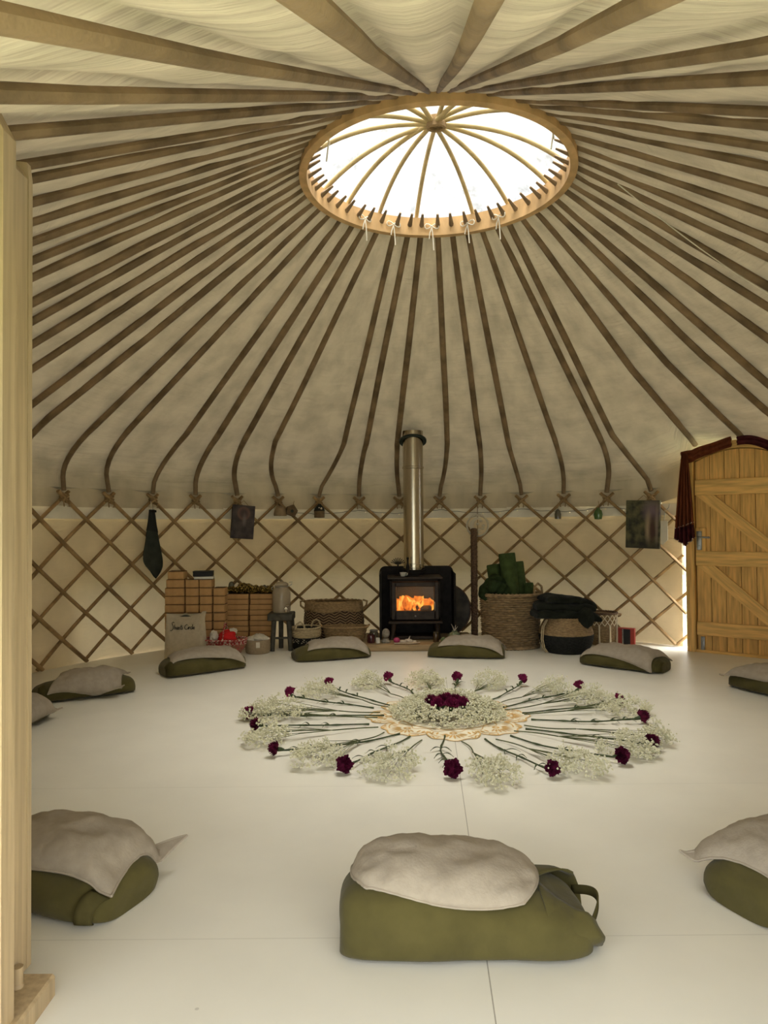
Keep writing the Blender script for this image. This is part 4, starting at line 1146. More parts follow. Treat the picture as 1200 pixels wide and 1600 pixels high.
o = q.build('rolled_blanket', 'blanket', angle=3.0); tag(o, 'rolled end of a dark blanket hanging over the front of the belly basket', 'blanket', GB)

# macrame basket
t = thing('macrame_basket', 'small straw basket hung with cream macrame knots beside the dark blankets', 'basket', (1.765, 2.60, 0))
f7 = lambda s: (0.112 + 0.012 * s, 0.112 + 0.012 * s)
q = MB(); weave(q, f7, 0.30, 22, 34, 0.003); inner(q, f7, 0.30, 0.012); q.build('body', 'seagrass', t)
q = MB(); rim_tube(q, 0.126, 0.126, 0.305, 0.010, 30); q.build('rim', 'stick_wood', t)
q = MB(); q.tube([(0.118, -0.03, 0.30), (0.165, -0.02, 0.29), (0.17, 0.02, 0.27), (0.122, 0.03, 0.255)], 0.008, 7); q.build('handle', 'seagrass', t)
q = MB()
def mpt(a, z): r = 0.130 + 0.0; return Vector((r * math.cos(a), r * math.sin(a), z))
nk = 16
for k in range(nk):
    a = 2 * PI * k / nk; da = 2 * PI / nk
    for row in range(3):
        z1, z0_ = 0.295 - row * 0.035, 0.295 - (row + 1) * 0.035
        s0 = (row % 2) * da / 2
        q.tube([mpt(a + s0, z1), mpt(a + s0 + da / 2, z0_)], 0.0042, 5); q.tube([mpt(a + s0, z1), mpt(a + s0 - da / 2, z0_)], 0.0042, 5)
    if k % 2 == 0:
        q.tube([mpt(a + da / 2, 0.19), mpt(a + da / 2, 0.11), mpt(a + da / 2, 0.03)], [0.008, 0.007, 0.011], 6)
q.build('macrame_net', 'macrame', t)
# red box file
t = thing('red_box', 'small red box with a dark stripe standing by the macrame basket', 'box', (1.955, 2.50, 0), -0.5)
q = MB(); q.box((0, 0, 0.085), (0.15, 0.06, 0.17), bev=0.003); q.build('case', 'book_red', t, smooth=False)
q = MB(); q.box((0.0, -0.032, 0.084), (0.075, 0.004, 0.155)); q.build('dark_stripe', 'black_card', t, smooth=False)
q = MB(); q.box((-0.03, -0.0335, 0.084), (0.012, 0.004, 0.155)); q.build('pale_stripe', 'grey_stone', t, smooth=False)
# ------------------------------------------------------------------ things hung on the trellis
def hang(name, label, cat, azd, z, r=3.365, group=None):
    az = math.radians(azd)
    return thing(name, label, cat, P3(az, r, z), -az, group)
t = hang('dark_print', 'dark canvas print with a pinkish round motif hanging on the trellis', 'picture', -31.4, 1.205, 3.355)
t.rotation_euler = (0, 0.075, math.radians(31.4))
q = MB(); q.box((0, 0, 0), (0.235, 0.028, 0.335), bev=0.003); q.build('canvas', 'dark_print', t, smooth=False)
q = MB(); q.tube([(-0.05, 0.0, 0.165), (0.0, 0.01, 0.215), (0.05, 0.0, 0.165)], 0.003, 5); q.build('hanging_cord', 'rope', t)
t = hang('forest_print', 'mottled green and brown forest canvas print hanging near the plank door', 'picture', 39.9, 1.150, 3.355)
t.rotation_euler = (0, 0.03, math.radians(-39.9))
q = MB(); q.box((0, 0, 0), (0.325, 0.03, 0.46), bev=0.003); q.build('canvas', 'forest_print', t, smooth=False)
q = MB(); q.tube([(-0.06, 0.0, 0.225), (0.0, 0.01, 0.28), (0.06, 0.0, 0.225)], 0.003, 5); q.build('hanging_cord', 'rope', t)
t = hang('hanging_bag', 'limp dark green bag with a buckle hanging from the trellis', 'bag', -47.4, 1.34, 3.345)
def hb(i, j):
    s = j / 24; a = 2 * PI * i / 24
    wd = 0.022 + 0.078 * min(1, s / 0.72) ** 1.2
    zt = -0.02 - 0.60 * s
    if s > 0.8: wd *= 1 - 0.75 * ((s - 0.8) / 0.2) ** 1.6
    return Vector((math.cos(a) * wd + 0.015 * s + 0.004 * nz3((a, s * 5, 0)), math.sin(a) * (0.018 + 0.03 * s * (1 - s)) + 0.006 * nz3((math.cos(a) * 2, s * 4, 3)), zt - 0.035 * math.cos(a) * s))
q = MB(); q.grid(hb, 24, 25, cu=True); q.build('body', 'drybag', t)
q = MB(); q.grid(lambda i, j: hb(i, j) * 1.0 + Vector((math.cos(2 * PI * i / 24), math.sin(2 * PI * i / 24), 0)) * 0.004, 24, 9, cu=True); q.build('folded_top', 'drybag_dark', t)
q = MB(); q.box((0.008, -0.02, -0.035), (0.05, 0.02, 0.022), bev=0.004); q.build('buckle', 'cast_iron', t)
q = MB(); q.tube([(-0.01, 0, -0.02), (-0.005, 0.01, 0.06), (0.012, 0, -0.02)], 0.004, 5); q.build('loop', 'cord', t)
def drop(name, label, cat, azd, z, prof, m, sx=1.0, sy=0.8, n=20):
    t = hang(name, label, cat, azd, z)
    q = MB(); q.lathe(prof, n=n, sx=sx, sy=sy); q.build('body', m, t)
    q = MB(); top = max(p[1] for p in prof)
    q.tube([(0, 0, top - 0.005), (0.004, 0.01, top + 0.03), (0, 0.015, top + 0.065)], 0.003, 5); q.build('hanging_cord', 'rope', t)
    return t
drop('cloth_bell', 'tan cloth bell hanging from the trellis top beside a brown felt house', 'hanging ornament', -24.6, 1.265, [(0.001, 0.005), (0.066, 0.0), (0.068, 0.02), (0.058, 0.07), (0.035, 0.10), (0.001, 0.108)], 'tan_cloth')
t = hang('felt_house', 'small brown felt house hanging askew beside the tan cloth bell', 'hanging ornament', -22.7, 1.315, 3.34)
t.rotation_euler = (0, 0.3, math.radians(22.7))
q = MB(); q.prism([(-0.05, -0.045), (0.045, -0.05), (0.06, 0.02), (0.0, 0.07), (-0.055, 0.03)], -0.025, 0.025); q.build('body', 'brown_felt', t, smooth=False)
q = MB(); q.lathe([(0.001, 0), (0.016, 0), (0.017, 0.004)], (0, -0.026, 0), 14, R3=Matrix.Rotation(PI / 2, 3, 'X')); q.build('hole', 'flashing', t)
q = MB(); q.tube([(0, 0, 0.065), (0, 0.01, 0.11)], 0.003, 5); q.build('hanging_cord', 'rope', t)
t = drop('tin_lantern', 'little dark lantern with a bright spot hanging from the trellis', 'lantern', -17.5, 1.245, [(0.001, 0.0), (0.055, 0.002), (0.056, 0.075), (0.045, 0.10), (0.022, 0.125), (0.012, 0.14), (0.001, 0.145)], 'brown_felt')
q = MB(); q.lathe([(0.060, 0.07), (0.05, 0.10), (0.024, 0.13), (0.014, 0.146)], sy=0.8, n=20); q.build('cap', 'drybag_dark', t)
q = MB(); q.ball((0.012, -0.044, 0.098), 0.011, 10, 8); q.ball((-0.012, -0.042, 0.105), 0.006, 8, 6); q.build('bright_stud', 'sequin', t)
drop('glass_bell', 'small clear brown glass bell hanging from the trellis above the blankets', 'hanging ornament', 25.5, 1.21, [(0.001, 0.0), (0.032, 0.002), (0.034, 0.05), (0.024, 0.085), (0.010, 0.10), (0.001, 0.105)], 'glass_dark')
drop('green_bottle', 'small green glass bottle hanging from the trellis', 'hanging ornament', 32.4, 1.20, [(0.001, 0.0), (0.035, 0.004), (0.045, 0.05), (0.036, 0.09), (0.016, 0.105), (0.016, 0.12), (0.001, 0.122)], 'glass_green')
t = hang('paper_tag', 'narrow white paper tag hanging between the forest print and the red curtain', 'tag', 43.3, 1.07, 3.36)
q = MB(); q.prism([(-0.033, 0.11), (0.033, 0.11), (0.033, -0.07), (-0.02, -0.115), (-0.033, -0.10)], -0.002, 0.002); q.build('card', 'paper', t, smooth=False)
q = MB(); q.tube([(0, 0, 0.10), (0.004, 0.01, 0.20), (0.04, 0.012, 0.235), (0.05, 0.012, 0.27)], 0.003, 5); q.build('wire_hook', 'steel_grey', t)
t = hang('moon_wreath', 'round cream wreath with a crescent moon hanging above the carved stick', 'wreath', 11.3, 1.15, 3.365)
q = MB()
for k in range(2): q.tube([(0.112 * math.cos(a) * (1 + 0.03 * math.sin(a * 17 + k * 3)), -0.01 - 0.006 * math.sin(a * 13 + k), 0.112 * math.sin(a) * (1 + 0.03 * math.sin(a * 19 + k * 2))) for a in [i * 2 * PI / 60 for i in range(60)]], 0.009, 6, closed=True)
q.build('ring', 'white_wire', t)
q = MB()
pts = [(0.085 * math.cos(a), 0.085 * math.sin(a)) for a in [math.radians(60 + 240 * k / 20) for k in range(21)]] + [(0.025 + 0.068 * math.cos(a), 0.068 * math.sin(a)) for a in [math.radians(290 - 220 * k / 20) for k in range(21)]]
q.prism(pts, -0.012, 0.004); q.build('crescent', 'white_wire', t, smooth=False)
q = MB()
for k in range(5): q.ball((0.03 + 0.03 * math.cos(k * 1.4), -0.008, 0.05 * math.sin(k * 1.4)), 0.016, 9, 6, (1.2, 0.5, 0.8))
q.build('petal_charm', 'white_wire', t)
q = MB(); q.tube([(0, 0.01, 0.25), (0, -0.008, 0.11), (0.003, -0.012, -0.15)], 0.0035, 5); q.build('hanging_cord', 'rope', t)

# ------------------------------------------------------------------ bolsters and linen pillows
class Cushion:
    def __init__(s, label, c, yaw, L=0.68, W=0.33, hl=0.18, hr=0.18, seed=0.0, strap=None, flap=None):
        s.L, s.W, s.hl, s.hr, s.seed = L, W, hl, hr, seed
        s.c, s.yaw = c, yaw
        t = thing('floor_bolster', label, 'bolster', (c[0], c[1], 0), math.radians(yaw), 'olive bolsters set in a ring on the floor')
        q = MB(); NU, NA = 56, 40
        q.grid(lambda i, j: s.pt(math.sin((j / (NU - 1) - 0.5) * PI * 0.999), 2 * PI * i / NA), NA, NU, cu=True)
        q.add([s.pt(math.sin(-0.5 * PI * 0.999), 2 * PI * k / NA) for k in range(NA)], [tuple(range(NA))])
        q.add([s.pt(math.sin(0.5 * PI * 0.999), 2 * PI * k / NA) for k in range(NA)], [tuple(range(NA - 1, -1, -1))])
        q.build('cover', 'bag_green', t, angle=3.0)
        if strap:
            for (u, a0, a1, bulge) in strap:
                P = [s.pt(u + 0.10 * (k / 14) * bulge, a0 + (a1 - a0) * k / 14, 0.006 + 0.02 * math.sin(PI * k / 14)) for k in range(15)]
                q = MB(); q.tube(P, 0.019, 8, flat=0.16, up=(1, 0, 0.01)); 
                # lay the ribbon flat against the side
                q = MB()
                q.grid(lambda i, j: s.pt(u - 0.06 + 0.12 * j / 3 + 0.10 * (i / 14) * bulge, a0 + (a1 - a0) * i / 14, 0.005 + 0.016 * math.sin(PI * i / 14)), 15, 4)
                q.build('carry_strap', 'bag_strap', t, solid=0.004, angle=3.0)
        if flap:
            sg = flap
            q = MB()
            def fl(i, j):
                e = j / 8
                a0, a1 = PI * (0.5 - 0.16 * e), PI * (0.5 + 0.34 * e) - 2 * PI
                a = a0 + (a1 - a0) * i / 36
                ca, sa = math.cos(a), math.sin(a)
                reach = -0.085 + (0.160 - 0.035 * max(0, sa) ** 0.7) * e
                y = (0.158 - 0.045 * e ** 1.5) * (abs(ca) ** 0.75) * (1 if ca > 0 else -1)
                top = 0.150 - 0.030 * e + (0.020 * e if ca > 0 else 0)
                z = 0.006 + top * (0.5 + 0.5 * (1 if sa > 0 else -1) * abs(sa) ** 0.8) + 0.014 * nz3((ca * 2.5, sa * 2.5, e * 2 + seed)) * (0.2 + e)
                return Vector((sg * (L * 0.43 + reach), y, max(0.006, z)))
            q.grid(fl, 37, 9); q.build('end_pocket', 'bag_green', t, solid=0.005, angle=3.0)
            q = MB()
            q.grid(lambda i, j: Vector((sg * (L * 0.43 + 0.045 + 0.045 * math.sin(PI * i / 16)), -0.095 + 0.19 * i / 16, 0.075 + 0.030 * math.sin(PI * i / 16) + (j - 1) * 0.013)), 17, 3)
            q.build('carry_strap', 'bag_strap', t, solid=0.004, angle=3.0)
        s.t = t
    def hw(s, u):
        e = max(0.0, 1 - abs(u) ** 4.2)
        h = (s.hl + (s.hr - s.hl) * (u + 1) / 2) * (0.42 + 0.58 * e ** 0.45)
        w_ = s.W / 2 * (0.5 + 0.5 * e ** 0.40)
        return h, w_
    def pt(s, u, a, off=0.0):
        h, w_ = s.hw(u)
        ca, sa = math.cos(a), math.sin(a)
        y = w_ * (abs(ca) ** 0.62) * (1 if ca > 0 else -1)
        if sa >= 0: z = h * 0.36 + h * 0.64 * sa ** 0.72
        else: z = h * 0.36 * (1 - abs(sa) ** 0.40); y *= 1 - 0.10 * abs(sa)
        x = s.L / 2 * u
        n1 = 0.022 * nz3((x * 5 + s.seed, y * 5, z * 7)) + 0.010 * nz3((x * 13, y * 12 + s.seed, z * 14))
        k = min(1, z / 0.04)
        d = Vector((0.35 * u ** 5, ca, max(0, sa)))
        if d.length > 0: d.normalize()
        return Vector((x, y, z)) + d * (off + n1 * k) + Vector((0, 0, 0.001))
    def pillow(s, label, so=-0.05, xo=0.0, Lp=0.56, Wp=0.40, T=0.05, pinch=0.09, flare=(0.3, 0.3, 0.3, 0.3), rot=0.0, drop=0.35, mat_='linen', rnd=0.0):
        """flare: how far each corner (-x-y, +x-y, -x+y, +x+y) stands away instead of hanging down"""
        t = thing('linen_pillow', label, 'pillow', (s.c[0], s.c[1], 0), math.radians(s.yaw), 'linen pillows lying on the olive bolsters')
        cache = {}
        def prof(u):
            k = round(u * 60)
            if k in cache: return cache[k]
            h, w_ = s.hw(max(-0.9, min(0.9, u)))
            P = []
            for m_ in range(41):
                a = PI - PI * m_ / 40
                ca, sa = math.cos(a), math.sin(a)
                P.append((w_ * 1.0 * (abs(ca) ** 0.62) * (1 if ca > 0 else -1), h * 0.36 + h * 0.64 * max(0, sa) ** 0.72))
            A = [0]
            for m_ in range(1, 41): A.append(A[-1] + math.hypot(P[m_][0] - P[m_ - 1][0], P[m_][1] - P[m_ - 1][1]))
            mid = A[20]
            cache[k] = (P, [v - mid for v in A])
            return cache[k]
        def drape(x, sv):
            u = x / (s.L / 2)
            P, A = prof(u)
            if sv <= A[0]:
                e = A[0] - sv; y, z = P[0][0] - e * 0.15, P[0][1] - e * 0.98; nr = Vector((0, -0.98, 0.15))
            elif sv >= A[-1]:
                e = sv - A[-1]; y, z = P[-1][0] + e * 0.15, P[-1][1] - e * 0.98; nr = Vector((0, 0.98, 0.15))
            else:
                lo = 0
                while A[lo + 1] < sv: lo += 1
                f = (sv - A[lo]) / max(1e-9, A[lo + 1] - A[lo])
                y = P[lo][0] + (P[lo + 1][0] - P[lo][0]) * f; z = P[lo][1] + (P[lo + 1][1] - P[lo][1]) * f
                dy, dz = P[lo + 1][0] - P[lo][0], P[lo + 1][1] - P[lo][1]
                nr = Vector((0, -dz, dy)); nr.normalize()
            z -= drop * max(0, abs(u) - 0.86) * s.L / 2
            z = max(z, 0.012)
            return Vector((x, y, z)), nr
        topz = max(s.hl, s.hr)
        cr_, sr_ = math.cos(rot), math.sin(rot)
        NU, NV = 46, 34
        def base(u, v):
            X = Lp / 2 * u * (1 - pinch * (1 - v * v)) * math.sqrt(1 - rnd * v * v / 2); Y = Wp / 2 * v * (1 - pinch * 1.2 * (1 - u * u)) * math.sqrt(1 - rnd * u * u / 2)
            x = xo + X * cr_ - Y * sr_; sv = so + X * sr_ + Y * cr_
            p, nr = drape(x, sv)
            k = max(0, min(1, (abs(u) * abs(v) - 0.22) / 0.78)) ** 1.1
            f = flare[(1 if u > 0 else 0) + (2 if v > 0 else 0)] * k
            h = s.hw(max(-0.9, min(0.9, x / (s.L / 2))))[0]
            flat = Vector((x + (0.02 if u > 0 else -0.02), sv * 1.0, h * 0.97))
            return p.lerp(flat, f), nr
        def pnt(i, j, side):
            u = math.sin((i / NU - 0.5) * PI); v = math.sin((j / NV - 0.5) * PI)
            p, nr = base(u, v)
            th = T * ((1 - abs(u) ** 2.4) * (1 - abs(v) ** 2.4)) ** 0.5
            wr = 0.014 * nz3((u * 2.6 + s.seed, v * 2.2, 5)) + 0.007 * nz3((u * 6, v * 5 + s.seed, 1)) + 0.010 * abs(nz3((u * 1.3 + v * 2.0 + s.seed, v * 1.2 - u, 8)))
            if side > 0: return p + nr * (0.010 + th + wr * min(1, th / 0.02) + 0.002)
            return p + nr * 0.009
        q = MB()
        for sd in (1, -1): q.grid(lambda i, j, sd=sd: pnt(i, j, sd), NU + 1, NV + 1)
        q.build('pillow_cover', mat_, t, angle=3.0)
        # stitched edge
        q = MB(); E_ = []
        for k in range(NU + 1): E_.append(pnt(k, 0, 1))
        for k in range(1, NV + 1): E_.append(pnt(NU, k, 1))
        for k in range(NU - 1, -1, -1): E_.append(pnt(k, NV, 1))
        for k in range(NV - 1, 0, -1): E_.append(pnt(0, k, 1))
        q.tube(E_, 0.0042, 6, closed=True); q.build('stitched_edge', mat_, t)
        return t
c = Cushion('large olive bolster in the front middle, closest to the camera', (-0.125, -2.225), 1, 0.68, 0.34, 0.205, 0.145, 1.3, None, 1)
c.pillow('pale linen pillow on the closest olive bolster', 0.045, -0.045, 0.53, 0.385, 0.05, 0.0, (0, 0, 0, 0), -0.10, rnd=0.75)
c = Cushion('olive bolster with a carry strap beside the open wooden door leaf', (-1.43, -1.94), -22, 0.70, 0.33, 0.125, 0.130, 4.1, [(0.86, PI * 1.12, PI * 0.72, 0.6)])
c.pillow('crumpled linen pillow with two pointed corners, beside the open wooden door leaf', 0.05, 0.06, 0.56, 0.40, 0.07, 0.12, (0.4, 0.62, 0.4, 0.95), 0.14)
c = Cushion('olive bolster at the right edge of the picture, level with the closest one', (1.015, -1.985), 25, 0.70, 0.33, 0.135, 0.135, 6.6)
c.pillow('linen pillow with a pointed tip at the right edge of the picture', 0.03, -0.05, 0.54, 0.38, 0.06, 0.10, (0.7, 0.5, 0.95, 0.4), 0.05)
c = Cushion('olive bolster below the hanging dark green bag and trellis', (-2.42, 0.70), 32, 0.64, 0.32, 0.125, 0.125, 8.2, [(-0.88, PI * 1.1, PI * 0.55, 0.2)], None)
c.pillow('linen pillow slumped over the bolster below the hanging dark green bag', -0.045, 0.03, 0.46, 0.40, 0.045, 0.12, (0.05, 0.75, 0.3, 0.8), -0.30)
c = Cushion('olive bolster in front of the lettered tote bag', (-1.80, 1.50), 37, 0.66, 0.33, 0.130, 0.130, 10.4, [(-0.95, PI * 1.08, PI * 0.6, 0.1)])
c.pillow('linen pillow on the bolster in front of the lettered tote bag', 0.03, 0.015, 0.60, 0.36, 0.040, 0.10, (0.0, 0.3, 0.3, 0.3), -0.16)
c = Cushion('olive bolster in front of the chevron basket', (-0.805, 2.02), 20, 0.67, 0.33, 0.115, 0.125, 12.7)
c.pillow('linen pillow on the bolster in front of the chevron basket', 0.01, 0.045, 0.54, 0.35, 0.035, 0.11, (0.0, 0.15, 0.3, 0.3), -0.12)
c = Cushion('olive bolster between the stove hearth and the wicker log basket', (0.385, 2.06), -10, 0.67, 0.33, 0.12, 0.125, 15.1)
c.pillow('linen pillow on the bolster in front of the hearth and log basket', 0.015, 0.055, 0.55, 0.35, 0.040, 0.10, (0.0, 0.3, 0.3, 0.3), -0.08)
c = Cushion('olive bolster in front of the belly basket and macrame basket', (1.60, 1.52), -40, 0.67, 0.33, 0.125, 0.115, 17.9, [(0.93, PI * 1.08, PI * 0.55, -0.1)])
c.pillow('linen pillow with a corner hanging to the floor in front of the macrame basket', 0.0, 0.01, 0.58, 0.37, 0.045, 0.10, (0.3, 0.0, 0.3, 0.4), -0.12)
c = Cushion('olive bolster in front of the plank door', (2.33, 0.56), -66, 0.67, 0.33, 0.125, 0.125, 20.3)
c.pillow('linen pillow on the bolster in front of the plank door', 0.0, -0.02, 0.58, 0.37, 0.045, 0.12, (0.9, 0.3, 0.4, 0.4), 0.0)
c = Cushion('olive bolster half hidden by the open door leaf, farther one', (-2.55, -0.16), 84, 0.66, 0.33, 0.13, 0.13, 23.0)
c.pillow('linen pillow tip on the farther bolster half hidden by the open door leaf', -0.04, 0.0, 0.58, 0.42, 0.045, 0.12, (0.9, 0.5, 0.3, 0.3), 0.0)
c = Cushion('olive bolster hidden by the open door leaf, between two other bolsters', (-2.33, -1.05), 118, 0.66, 0.33, 0.13, 0.13, 26.0)
c.pillow('linen pillow corner poking out from behind the open door leaf', -0.08, 0.0, 0.58, 0.44, 0.045, 0.12, (0.95, 0.9, 0.3, 0.3), 0.1)

# ------------------------------------------------------------------ the flower mandala
MC = Vector((0.04, 0.06, 0))
man = thing('lace_mandala', 'gold and cream cut lace mandala lying on the white floor under the flowers', 'mandala', (MC.x, MC.y, 0))
q = MB()
nl = 8
def lobe(a): return 0.40 + 0.085 * abs(math.cos(a * nl / 2)) ** 0.8 + 0.012 * math.cos(a * nl * 3)
N_ = 256
q.add([Vector((0, 0, 0.002))] + [Vector((lobe(2 * PI * k / N_) * math.cos(2 * PI * k / N_), lobe(2 * PI * k / N_) * math.sin(2 * PI * k / N_), 0.002)) for k in range(N_)], [(0, 1 + k, 1 + (k + 1) % N_) for k in range(N_)])
q.build('cream_sheet', 'mandala_cream', man, smooth=False, solid=0.002)
q = MB()
def strip(P, wd, z=0.0045):
    o = []
    n = len(P)
    for i in range(n):
        d = (P[min(i + 1, n - 1)] - P[max(i - 1, 0)]); d = Vector((-d.y, d.x, 0)); d = d.normalized() if d.length > 1e-9 else Vector((1, 0, 0))
        w_ = wd(i / (n - 1)) if callable(wd) else wd
        o += [Vector((P[i].x, P[i].y, z)) + d * w_ / 2, Vector((P[i].x, P[i].y, z)) - d * w_ / 2]
    q.add(o, [(2 * i, 2 * i + 1, 2 * i + 3, 2 * i + 2) for i in range(n - 1)])
def pol(r, a): return Vector((r * math.cos(a), r * math.sin(a), 0))
strip([pol(lobe(2 * PI * k / N_), 2 * PI * k / N_) for k in range(N_ + 1)], 0.009)
strip([pol(0.285, 2 * PI * k / 96) for k in range(97)], 0.008)
strip([pol(0.315 + 0.02 * math.sin(2 * PI * k / 160 * 16), 2 * PI * k / 160) for k in range(161)], 0.006)
for k in range(nl):
    a = 2 * PI * k / nl
    c_ = pol(0.355, a)
    strip([c_ + pol(0.016, s) for s in [i * PI / 5 for i in range(11)]], 0.014)
    for m_ in range(-4, 5):
        b = a + m_ * 0.30
        p0 = c_ + pol(0.035, b); p1 = c_ + pol(0.105 - 0.006 * abs(m_), b)
        strip([p0.lerp(p1, s / 5) for s in range(6)], lambda s: 0.004 + 0.010 * math.sin(PI * min(1, s * 1.05)))
    for sg in (-1, 1):
        strip([pol(0.345 + 0.085 * s, a + sg * (0.37 - 0.20 * s ** 2)) for s in [i / 8 for i in range(9)]], 0.008)
        strip([pol(0.44 + 0.02 * math.sin(s * 6), a + sg * (0.20 + 0.12 * s)) for s in [i / 8 for i in range(9)]], 0.009)
    for m_ in range(5):
        b = a + PI / nl + (m_ - 2) * 0.075
        strip([pol(0.345 + 0.045 * s, b) for s in (0, .25, .5, .75, 1)], lambda s: 0.004 + 0.010 * math.sin(PI * s))
q.build('gold_tracery', 'mandala_gold', man, smooth=False)

CAR = [(-0.302, 0.922, -0.117, 0.519), (-0.711, 0.751, -0.282, 0.304), (-0.953, 0.477, -0.408, 0.26), (-1.13, 0.019, -0.343, 0.075), (-1.047, -0.216, -0.428, -0.117), (-0.873, -0.656, -0.255, -0.312), (-0.523, -0.885, -0.201, -0.361), (-0.026, -0.959, -0.016, -0.354), (0.188, 0.904, 0.111, 0.493), (0.63, 0.824, 0.319, 0.4), (0.967, 0.576, 0.406, 0.25), (1.122, 0.272, 0.499, 0.109), (1.127, -0.133, 0.524, -0.036), (1.004, -0.6, 0.451, -0.233), (0.786, -0.806, 0.341, -0.364), (0.425, -0.969, 0.195, -0.418)]
GYP = [(-0.79, 0.59, 0.1, -0.263, 0.255), (-0.461, 0.816, 0.091, -0.178, 0.366), (-0.045, 0.864, 0.106, -0.004, 0.551), (-0.972, 0.089, 0.129, -0.367, 0.15), (-1.112, 0.004, 0.057, -0.382, 0.033), (-0.978, -0.453, 0.089, -0.376, -0.171), (-0.663, -0.769, 0.1, -0.343, -0.273), (-0.31, -0.918, 0.105, -0.141, -0.421), (0.416, 0.826, 0.096, 0.165, 0.439), (0.815, 0.61, 0.087, 0.369, 0.299), (0.991, 0.349, 0.116, 0.407, 0.187), (1.108, 0.085, 0.109, 0.505, 0.079), (1.073, -0.498, 0.064, 0.459, -0.156), (0.868, -0.667, 0.103, 0.38, -0.268), (0.553, -0.929, 0.102, 0.256, -0.42), (0.143, -1.032, 0.093, 0.068, -0.449)]
fr_ = random.Random(11)
def bloom_mesh(seed):
    q = MB(); rr = random.Random(seed)
    for L_ in range(6):
        R_ = 0.040 - 0.005 * L_; lift = 0.006 + 0.0065 * L_; cup = 0.3 + 0.16 * L_
        ph = rr.uniform(0, 6); k1 = rr.choice((9, 11, 13))
        def fn(i, j, R_=R_, lift=lift, cup=cup, ph=ph, k1=k1):
            a = 2 * PI * i / 60; s = j / 5
            r = R_ * s * (1 + 0.12 * math.sin(a * 5 + ph) * s + 0.06 * math.sin(a * 17 + ph) * s)
            z = lift + R_ * cup * s * s + 0.007 * s * s * math.sin(a * k1 + ph) + 0.004 * s * math.sin(a * 23 + ph * 2)
            return Vector((z, r * math.cos(a), r * math.sin(a)))
        q.grid(fn, 60, 6, cu=True)
    return q
def clock_order(lst): return sorted(range(len(lst)), key=lambda k: math.atan2(lst[k][0] - MC.x, lst[k][1] - MC.y) % (2 * PI))
ordc = clock_order(CAR)
protos = {}
for rank, k in enumerate(ordc):
    bx, by, sx, sy = CAR[k]
    b = Vector((bx, by, 0.036)); s0 = Vector((sx, sy, 0.007))
    d = b - s0; L_ = d.length; az = math.atan2(d.y, d.x)
    t = thing('carnation', 'dark magenta long stemmed carnation, %s in the ring clockwise from the stove side' % ORD[rank], 'carnation', (bx, by, 0), az, 'carnations radiating from the mandala')
    wine = by < 0
    key = (wine, rank % 3)
    if key not in protos:
        bo = bloom_mesh(rank * 7 + 3).build('bloom', 'carnation_wine' if wine else 'carnation', t, angle=3.0); protos[key] = bo
    else:
        bo = protos[key].copy(); COL.objects.link(bo); bo.parent = t
    far = by > 0.4
    bo.location = (0.0, 0, 0.038 if not far else 0.050); bo.rotation_euler = (fr_.uniform(0, 6), fr_.uniform(-0.5, -0.15) - (0.25 if far else 0.0), fr_.uniform(-0.4, 0.4))
    sc = fr_.uniform(0.85, 1.08); bo.scale = (sc, sc, sc)
    q = MB(); q.tube([(-0.03, 0, 0.028), (-0.015, 0, 0.033), (0.004, 0, 0.037)], [0.006, 0.010, 0.012], 8); q.build('calyx', 'stem', t)
    q = MB(); bend = fr_.uniform(-0.035, 0.035)
    P = []
    for m_ in range(17):
        s = m_ / 16
        P.append(Vector((-L_ + (L_ - 0.02) * s, bend * math.sin(PI * s) + 0.006 * math.sin(s * 9 + k), 0.007 + 0.022 * s * s)))
    q.tube(P, [0.0042 if m_ % 5 else 0.0062 for m_ in range(17)], 6); q.build('stem', 'stem', t)
    for m_ in (6, 9, 12, 14):
        if fr_.random() < 0.25: continue
        for sg in (-1, 1):
            p = P[m_]; ll = fr_.uniform(0.045, 0.085); an = fr_.uniform(0.4, 0.9)
            q = MB()
            Q = [p + Vector((math.cos(an) * ll * s, sg * math.sin(an) * ll * s, 0.012 * math.sin(PI * s))) for s in [i / 6 for i in range(7)]]
            q.tube(Q, [0.002 + 0.0042 * math.sin(PI * min(1, s * 1.1 + 0.1)) for s in [i / 6 for i in range(7)]], 6, flat=0.3, up=(0, 0, 1)); q.build('leaf', 'stem', t)
ordg = clock_order(GYP)
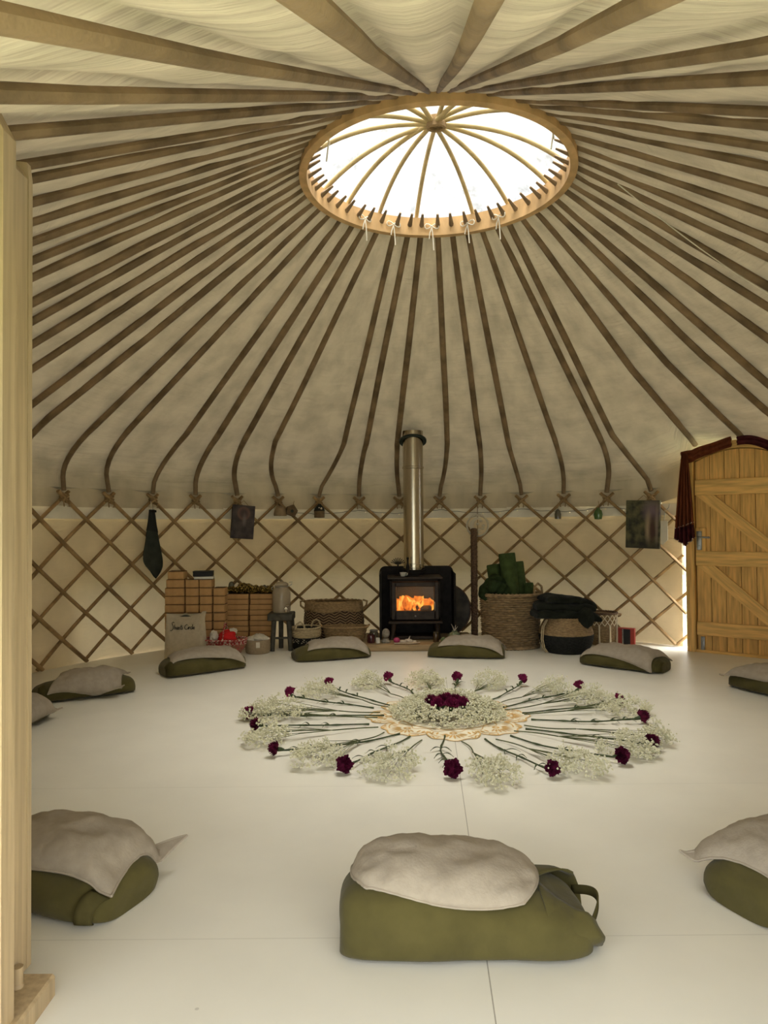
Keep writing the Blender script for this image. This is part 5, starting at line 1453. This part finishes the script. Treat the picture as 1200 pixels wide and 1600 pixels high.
for rank, k in enumerate(ordg):
    bx, by, r, sx, sy = GYP[k]
    d = Vector((bx - sx, by - sy, 0)); L_ = d.length; az = math.atan2(d.y, d.x)
    nm = 'sprig of tiny white gypsophila, %s in the ring clockwise from the stove side' % ORD[rank]
    t = thing('gypsophila_sprig', nm, 'gypsophila', (sx, sy, 0), az, 'gypsophila sprigs radiating from the mandala')
    fork = L_ * 0.42
    q = MB(); bend = fr_.uniform(-0.03, 0.03)
    q.tube([Vector((fork * s, bend * math.sin(PI * s), 0.006 + 0.018 * s)) for s in [i / 8 for i in range(9)]], 0.0034, 6); q.build('stem', 'stem_pale', t)
    tw_, fl3 = MB(), MB()
    nc = int(62 * (r / 0.1) ** 1.2)
    for m_ in range(nc):
        a = fr_.uniform(0, 2 * PI); rad = math.sqrt(fr_.random()) * r * 1.25
        cc_ = Vector((L_ + rad * math.cos(a) * 1.15, rad * math.sin(a) * 1.0, 0.014 + 0.105 * fr_.random() ** 1.2 * (1 - (rad / (r * 1.5)) ** 2)))
        if m_ % 7 == 0:
            mid = Vector((fork + (cc_.x - fork) * 0.5, cc_.y * 0.35 + bend * 0.4, 0.022 + cc_.z * 0.4))
            tw_.tube([Vector((fork, 0, 0.024)), mid, cc_], [0.0022, 0.0016, 0.0009], 4, cap=False)
        for _ in range(11):
            fl3.octa(cc_ + Vector((fr_.gauss(0, 0.015), fr_.gauss(0, 0.015), abs(fr_.gauss(0, 0.013)))), fr_.uniform(0.0040, 0.0075))
    tw_.build('twigs', 'stem_pale', t)
    o = fl3.build('florets', 'floret', t, smooth=False); o['kind'] = 'stuff'
# centre mound
t = thing('gypsophila_mound', 'round mound of tiny white gypsophila flowers in the centre of the mandala', 'gypsophila', (MC.x, MC.y + 0.03, 0))
tw_, fl3 = MB(), MB()
for m_ in range(560):
    a = fr_.uniform(0, 2 * PI); s = math.sqrt(fr_.random())
    cc_ = Vector((0.345 * s * math.cos(a), 0.315 * s * math.sin(a), 0.015 + (0.125 * (1 - s ** 2.4)) * fr_.uniform(0.45, 1.0)))
    if math.hypot(cc_.x, cc_.y + 0.09) < 0.125: continue
    if m_ % 2 == 0: tw_.tube([Vector((cc_.x * 0.7, cc_.y * 0.7, 0.01)), cc_], [0.0018, 0.001], 4, cap=False)
    for _ in range(9): fl3.octa(cc_ + Vector((fr_.gauss(0, 0.014), fr_.gauss(0, 0.014), abs(fr_.gauss(0, 0.012)))), fr_.uniform(0.0044, 0.0078))
tw_.build('twigs', 'stem_pale', t)
o = fl3.build('florets', 'floret', t, smooth=False); o['kind'] = 'stuff'
spots = [(-0.065, -0.03, 'bloom nearest the camera on the wall trellis side'), (0.01, -0.045, 'bloom nearest the camera in the middle'), (0.085, -0.025, 'bloom on the door side'), (-0.03, 0.03, 'second bloom from the tote bag side'), (0.045, 0.035, 'bloom at the back beside the door side one'), (-0.10, 0.02, 'bloom closest to the tote bag side'), (0.0, 0.075, 'bloom at the back closest to the stove')]
for k, (x, y, lb) in enumerate(spots):
    t = thing('cut_carnation', 'stemless carnation in the white mound, %s' % lb, 'carnation', (MC.x + x, MC.y + y - 0.06, 0.085), fr_.uniform(0, 6), 'cut carnations in the central mound')
    bo = list(protos.values())[k % len(protos)].copy(); COL.objects.link(bo); bo.parent = t
    bo.location = (0, 0, -0.005); bo.rotation_euler = (0, -PI / 2 + fr_.uniform(-0.3, 0.3), 0); bo.scale = (1.05, 1.05, 1.05)
    q = MB(); q.lathe([(0.004, -0.03), (0.011, -0.02), (0.013, 0.0)], n=8, cap=True); q.build('calyx', 'stem', t)
